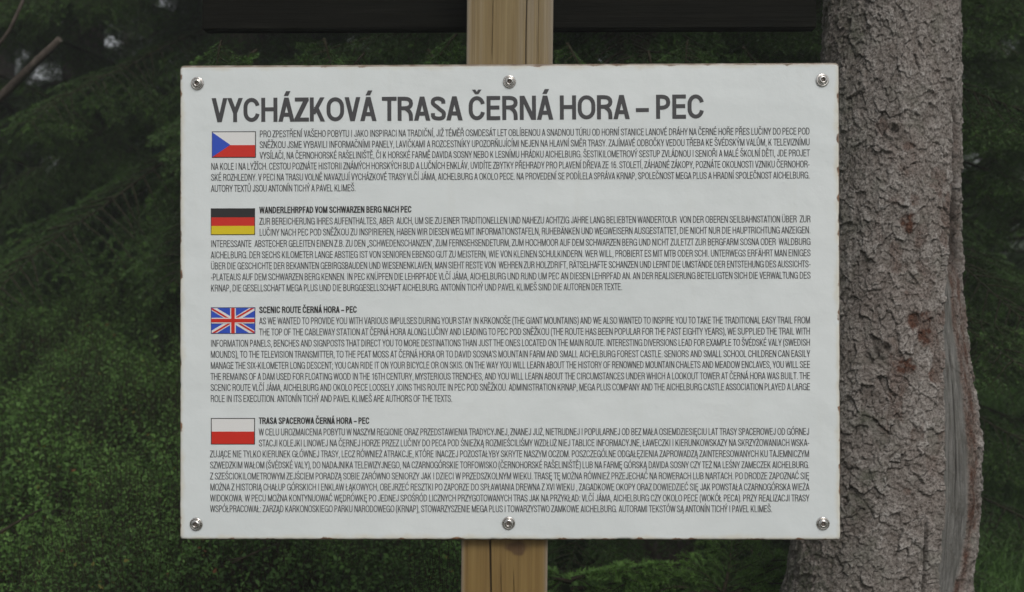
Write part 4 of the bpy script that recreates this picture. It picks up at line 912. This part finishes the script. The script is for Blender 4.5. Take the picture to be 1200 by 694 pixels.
# ------------------------------------------------------------------ undergrowth
def undergrowth():
    g = np.random.default_rng(9); T, N_, S, Q, B = [], [], [], [], []
    y = 2.75
    while y < 9.6:
        sp = .285 + .02 * (y - 2.7)
        for x in np.arange(-.42 * y - .3, .42 * y + .3, sp):
            cx, cy = x + g.uniform(-.12, .12), y + g.uniform(-.12, .12); r = cx / cy
            if math.hypot(cx - .69, cy - YC) < .40 or math.hypot(cx, cy - 2.27) < .3: continue
            hid = -.19 < r < .30; right = r > .0
            if hid and cy > 3.9 and g.random() < .75: continue
            if right and r < .26 and cy < 5 and g.random() < .5: continue
            rad = g.uniform(.14, .27) * (1 + .05 * (cy - 3)) * (.75 if right else 1); hgt = rad * g.uniform(.85, 1.5) * (.7 if right else 1)
            base = float(ground_h(cx, cy)) + g.uniform(.06, .20) * (.3 if right else 1)
            area = 2 * math.pi * rad * hgt; dens = 1350 / max(1, (cy / 3.4) ** 1.5) * (.45 if hid and cy > 3.9 else 1); n_ = int(area * dens)
            u = g.uniform(-.25, 1, n_); a = g.uniform(0, 6.283, n_); rr = np.sqrt(1 - u * u)
            # the shell is lumpy, not a clean dome
            d = np.stack([rr * np.cos(a), rr * np.sin(a), u], 1)
            lump = 1 + .22 * vnoise(d[:, 0] * 3.1 + cx * 5, d[:, 1] * 3.1 + cy * 5, d[:, 2] * 3.1, 3) + g.normal(0, .06, n_) + (g.random(n_) < .07) * g.uniform(.05, .30, n_)
            p = np.array([cx, cy, base]) + d * lump[:, None] * np.array([rad, rad, hgt])
            nn = d * .55 + np.array([0, 0, .75]) + g.normal(0, .22, (n_, 3)); nn /= np.linalg.norm(nn, axis=1)[:, None]
            T.append(p); N_.append(nn); kind = g.random() + (.35 if cy < 3.75 else 0)
            S.append(np.full(n_, (.8 if kind < .5 else 1.0 if kind < .8 else 1.45) * (cy / 3.6) ** .6)); Q.append(np.full(n_, kind)); B.append(np.full(n_, g.normal(0, .13) - (.10 if cy < 3.6 else 0)))
        y += sp * .85
    tp = np.vstack(T); sd = np.vstack(N_); sc = np.concatenate(S); kd = np.concatenate(Q); bb = np.concatenate(B); m = len(tp)
    K = 11; SL = g.uniform(.05, .11, m) * sc; t = (np.arange(K) / (K - 1))[None, :]
    p = tp[:, None, :] - sd[:, None, :] * (SL[:, None] * (1 - t))[..., None]
    az = g.uniform(0, 6.28, m)[:, None] + t * 0 + np.arange(K)[None] * 2.399
    ax = np.cross(sd, np.array([0.3, 1.0, 0.1])); ax /= np.linalg.norm(ax, axis=1)[:, None]; bx = np.cross(sd, ax)
    ld = ax[:, None] * np.cos(az)[..., None] + bx[:, None] * np.sin(az)[..., None] + sd[:, None] * g.uniform(.1, .9, (m, K))[..., None]; ld /= np.linalg.norm(ld, axis=-1)[..., None]
    ll = g.uniform(.0075, .0150, (m, K)) * sc[:, None] * (1.12 - .35 * t)
    nrm = sd[:, None] + g.normal(0, .38, (m, K, 3))
    wv = np.cross(ld, nrm); wv /= np.linalg.norm(wv, axis=-1)[..., None]; un = np.cross(wv, ld)
    hwd = (ll * .30)[..., None]; l_ = ll[..., None]; p = p + ld * .003
    v1 = p + ld * l_ * .40 + wv * hwd + un * l_ * .10; v2 = p + ld * l_ - un * l_ * .08; v3 = p + ld * l_ * .40 - wv * hwd + un * l_ * .10
    V = np.stack([p, v1, v2, v3], 2).reshape(-1, 3); nl = m * K; b = (np.arange(nl) * 4)[:, None]
    Ft = np.concatenate([b + np.array([[0, 1, 2]]), b + np.array([[0, 2, 3]])], 0)
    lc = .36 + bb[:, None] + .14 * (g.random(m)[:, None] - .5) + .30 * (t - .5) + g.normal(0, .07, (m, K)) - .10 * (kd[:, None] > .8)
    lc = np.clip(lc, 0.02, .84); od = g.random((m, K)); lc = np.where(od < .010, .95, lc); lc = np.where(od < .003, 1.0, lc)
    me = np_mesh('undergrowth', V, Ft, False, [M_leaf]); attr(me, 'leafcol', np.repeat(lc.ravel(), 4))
    print('undergrowth leaves', nl)
    o = link('undergrowth', me); tag(o, 'dense green bilberry bushes covering the forest floor behind the panel', 'bushes', kind='stuff')
    s1 = tp - sd * (SL * 1.6)[:, None] - np.array([0, 0, .04]); v, q = tube(s1, tp, np.full(m, .0011), np.full(m, .0006), 3)
    o2 = link('shrub_stems', np_mesh('shrub_stems', v, q, False, [M_twig])); tag(o2, 'thin brown stems inside the bilberry bushes', 'stems', kind='stuff')
undergrowth()
def grass():
    g = np.random.default_rng(19); m = 26000
    y = g.uniform(3.2, 9.5, m); r = g.uniform(.24, .42, m); x = r * y; z = ground_h(x, y) + g.uniform(0, .06, m)
    h = g.uniform(.14, .30, m); az = g.uniform(0, 6.28, m); w = .0016 * (y / 3) ; lean = np.stack([np.cos(az), np.sin(az), 0 * az], 1) * (h * g.uniform(.2, .9, m))[:, None]
    p = np.stack([x, y, z], 1); wv = np.stack([-np.sin(az + .6), np.cos(az + .6), 0 * az], 1) * w[:, None]
    mid = p + lean * .3 + np.array([0, 0, 1.0]) * (h * .65)[:, None]; tip = p + lean + np.array([0, 0, 1.0]) * h[:, None]
    V = np.stack([p - wv, p + wv, mid - wv * .8, mid + wv * .8, tip], 1).reshape(-1, 3); b = (np.arange(m) * 5)[:, None]
    Ft = np.concatenate([b + np.array([[0, 1, 3]]), b + np.array([[0, 3, 2]]), b + np.array([[2, 3, 4]])], 0)
    me = np_mesh('grass', V, Ft, False, [M_leaf]); attr(me, 'leafcol', np.repeat(np.clip(g.normal(.22, .12, m), 0, .8), 5))
    tag(link('grass', me), 'low green grass on the forest floor right of the thick trunk', 'grass', kind='stuff')
grass()

# ------------------------------------------------------------------ mist
HAZE = 0.008
if HAZE > 0:
    hz = link('haze', box_mesh('haze', -60, 60, -6, 75, -1.2, 20, .001))
    hm = bpy.data.materials.new('mist'); hm.use_nodes = True; nt = hm.node_tree; nt.nodes.clear()
    o_ = nt.nodes.new('ShaderNodeOutputMaterial'); pv = nt.nodes.new('ShaderNodeVolumePrincipled')
    pv.inputs['Color'].default_value = (0.86, 0.89, 0.90, 1); pv.inputs['Density'].default_value = HAZE; pv.inputs['Anisotropy'].default_value = 0.2
    nt.links.new(pv.outputs[0], o_.inputs['Volume']); hz.data.materials.append(hm); tag(hz, 'thin pale mist hanging in the forest', 'mist', kind='stuff')
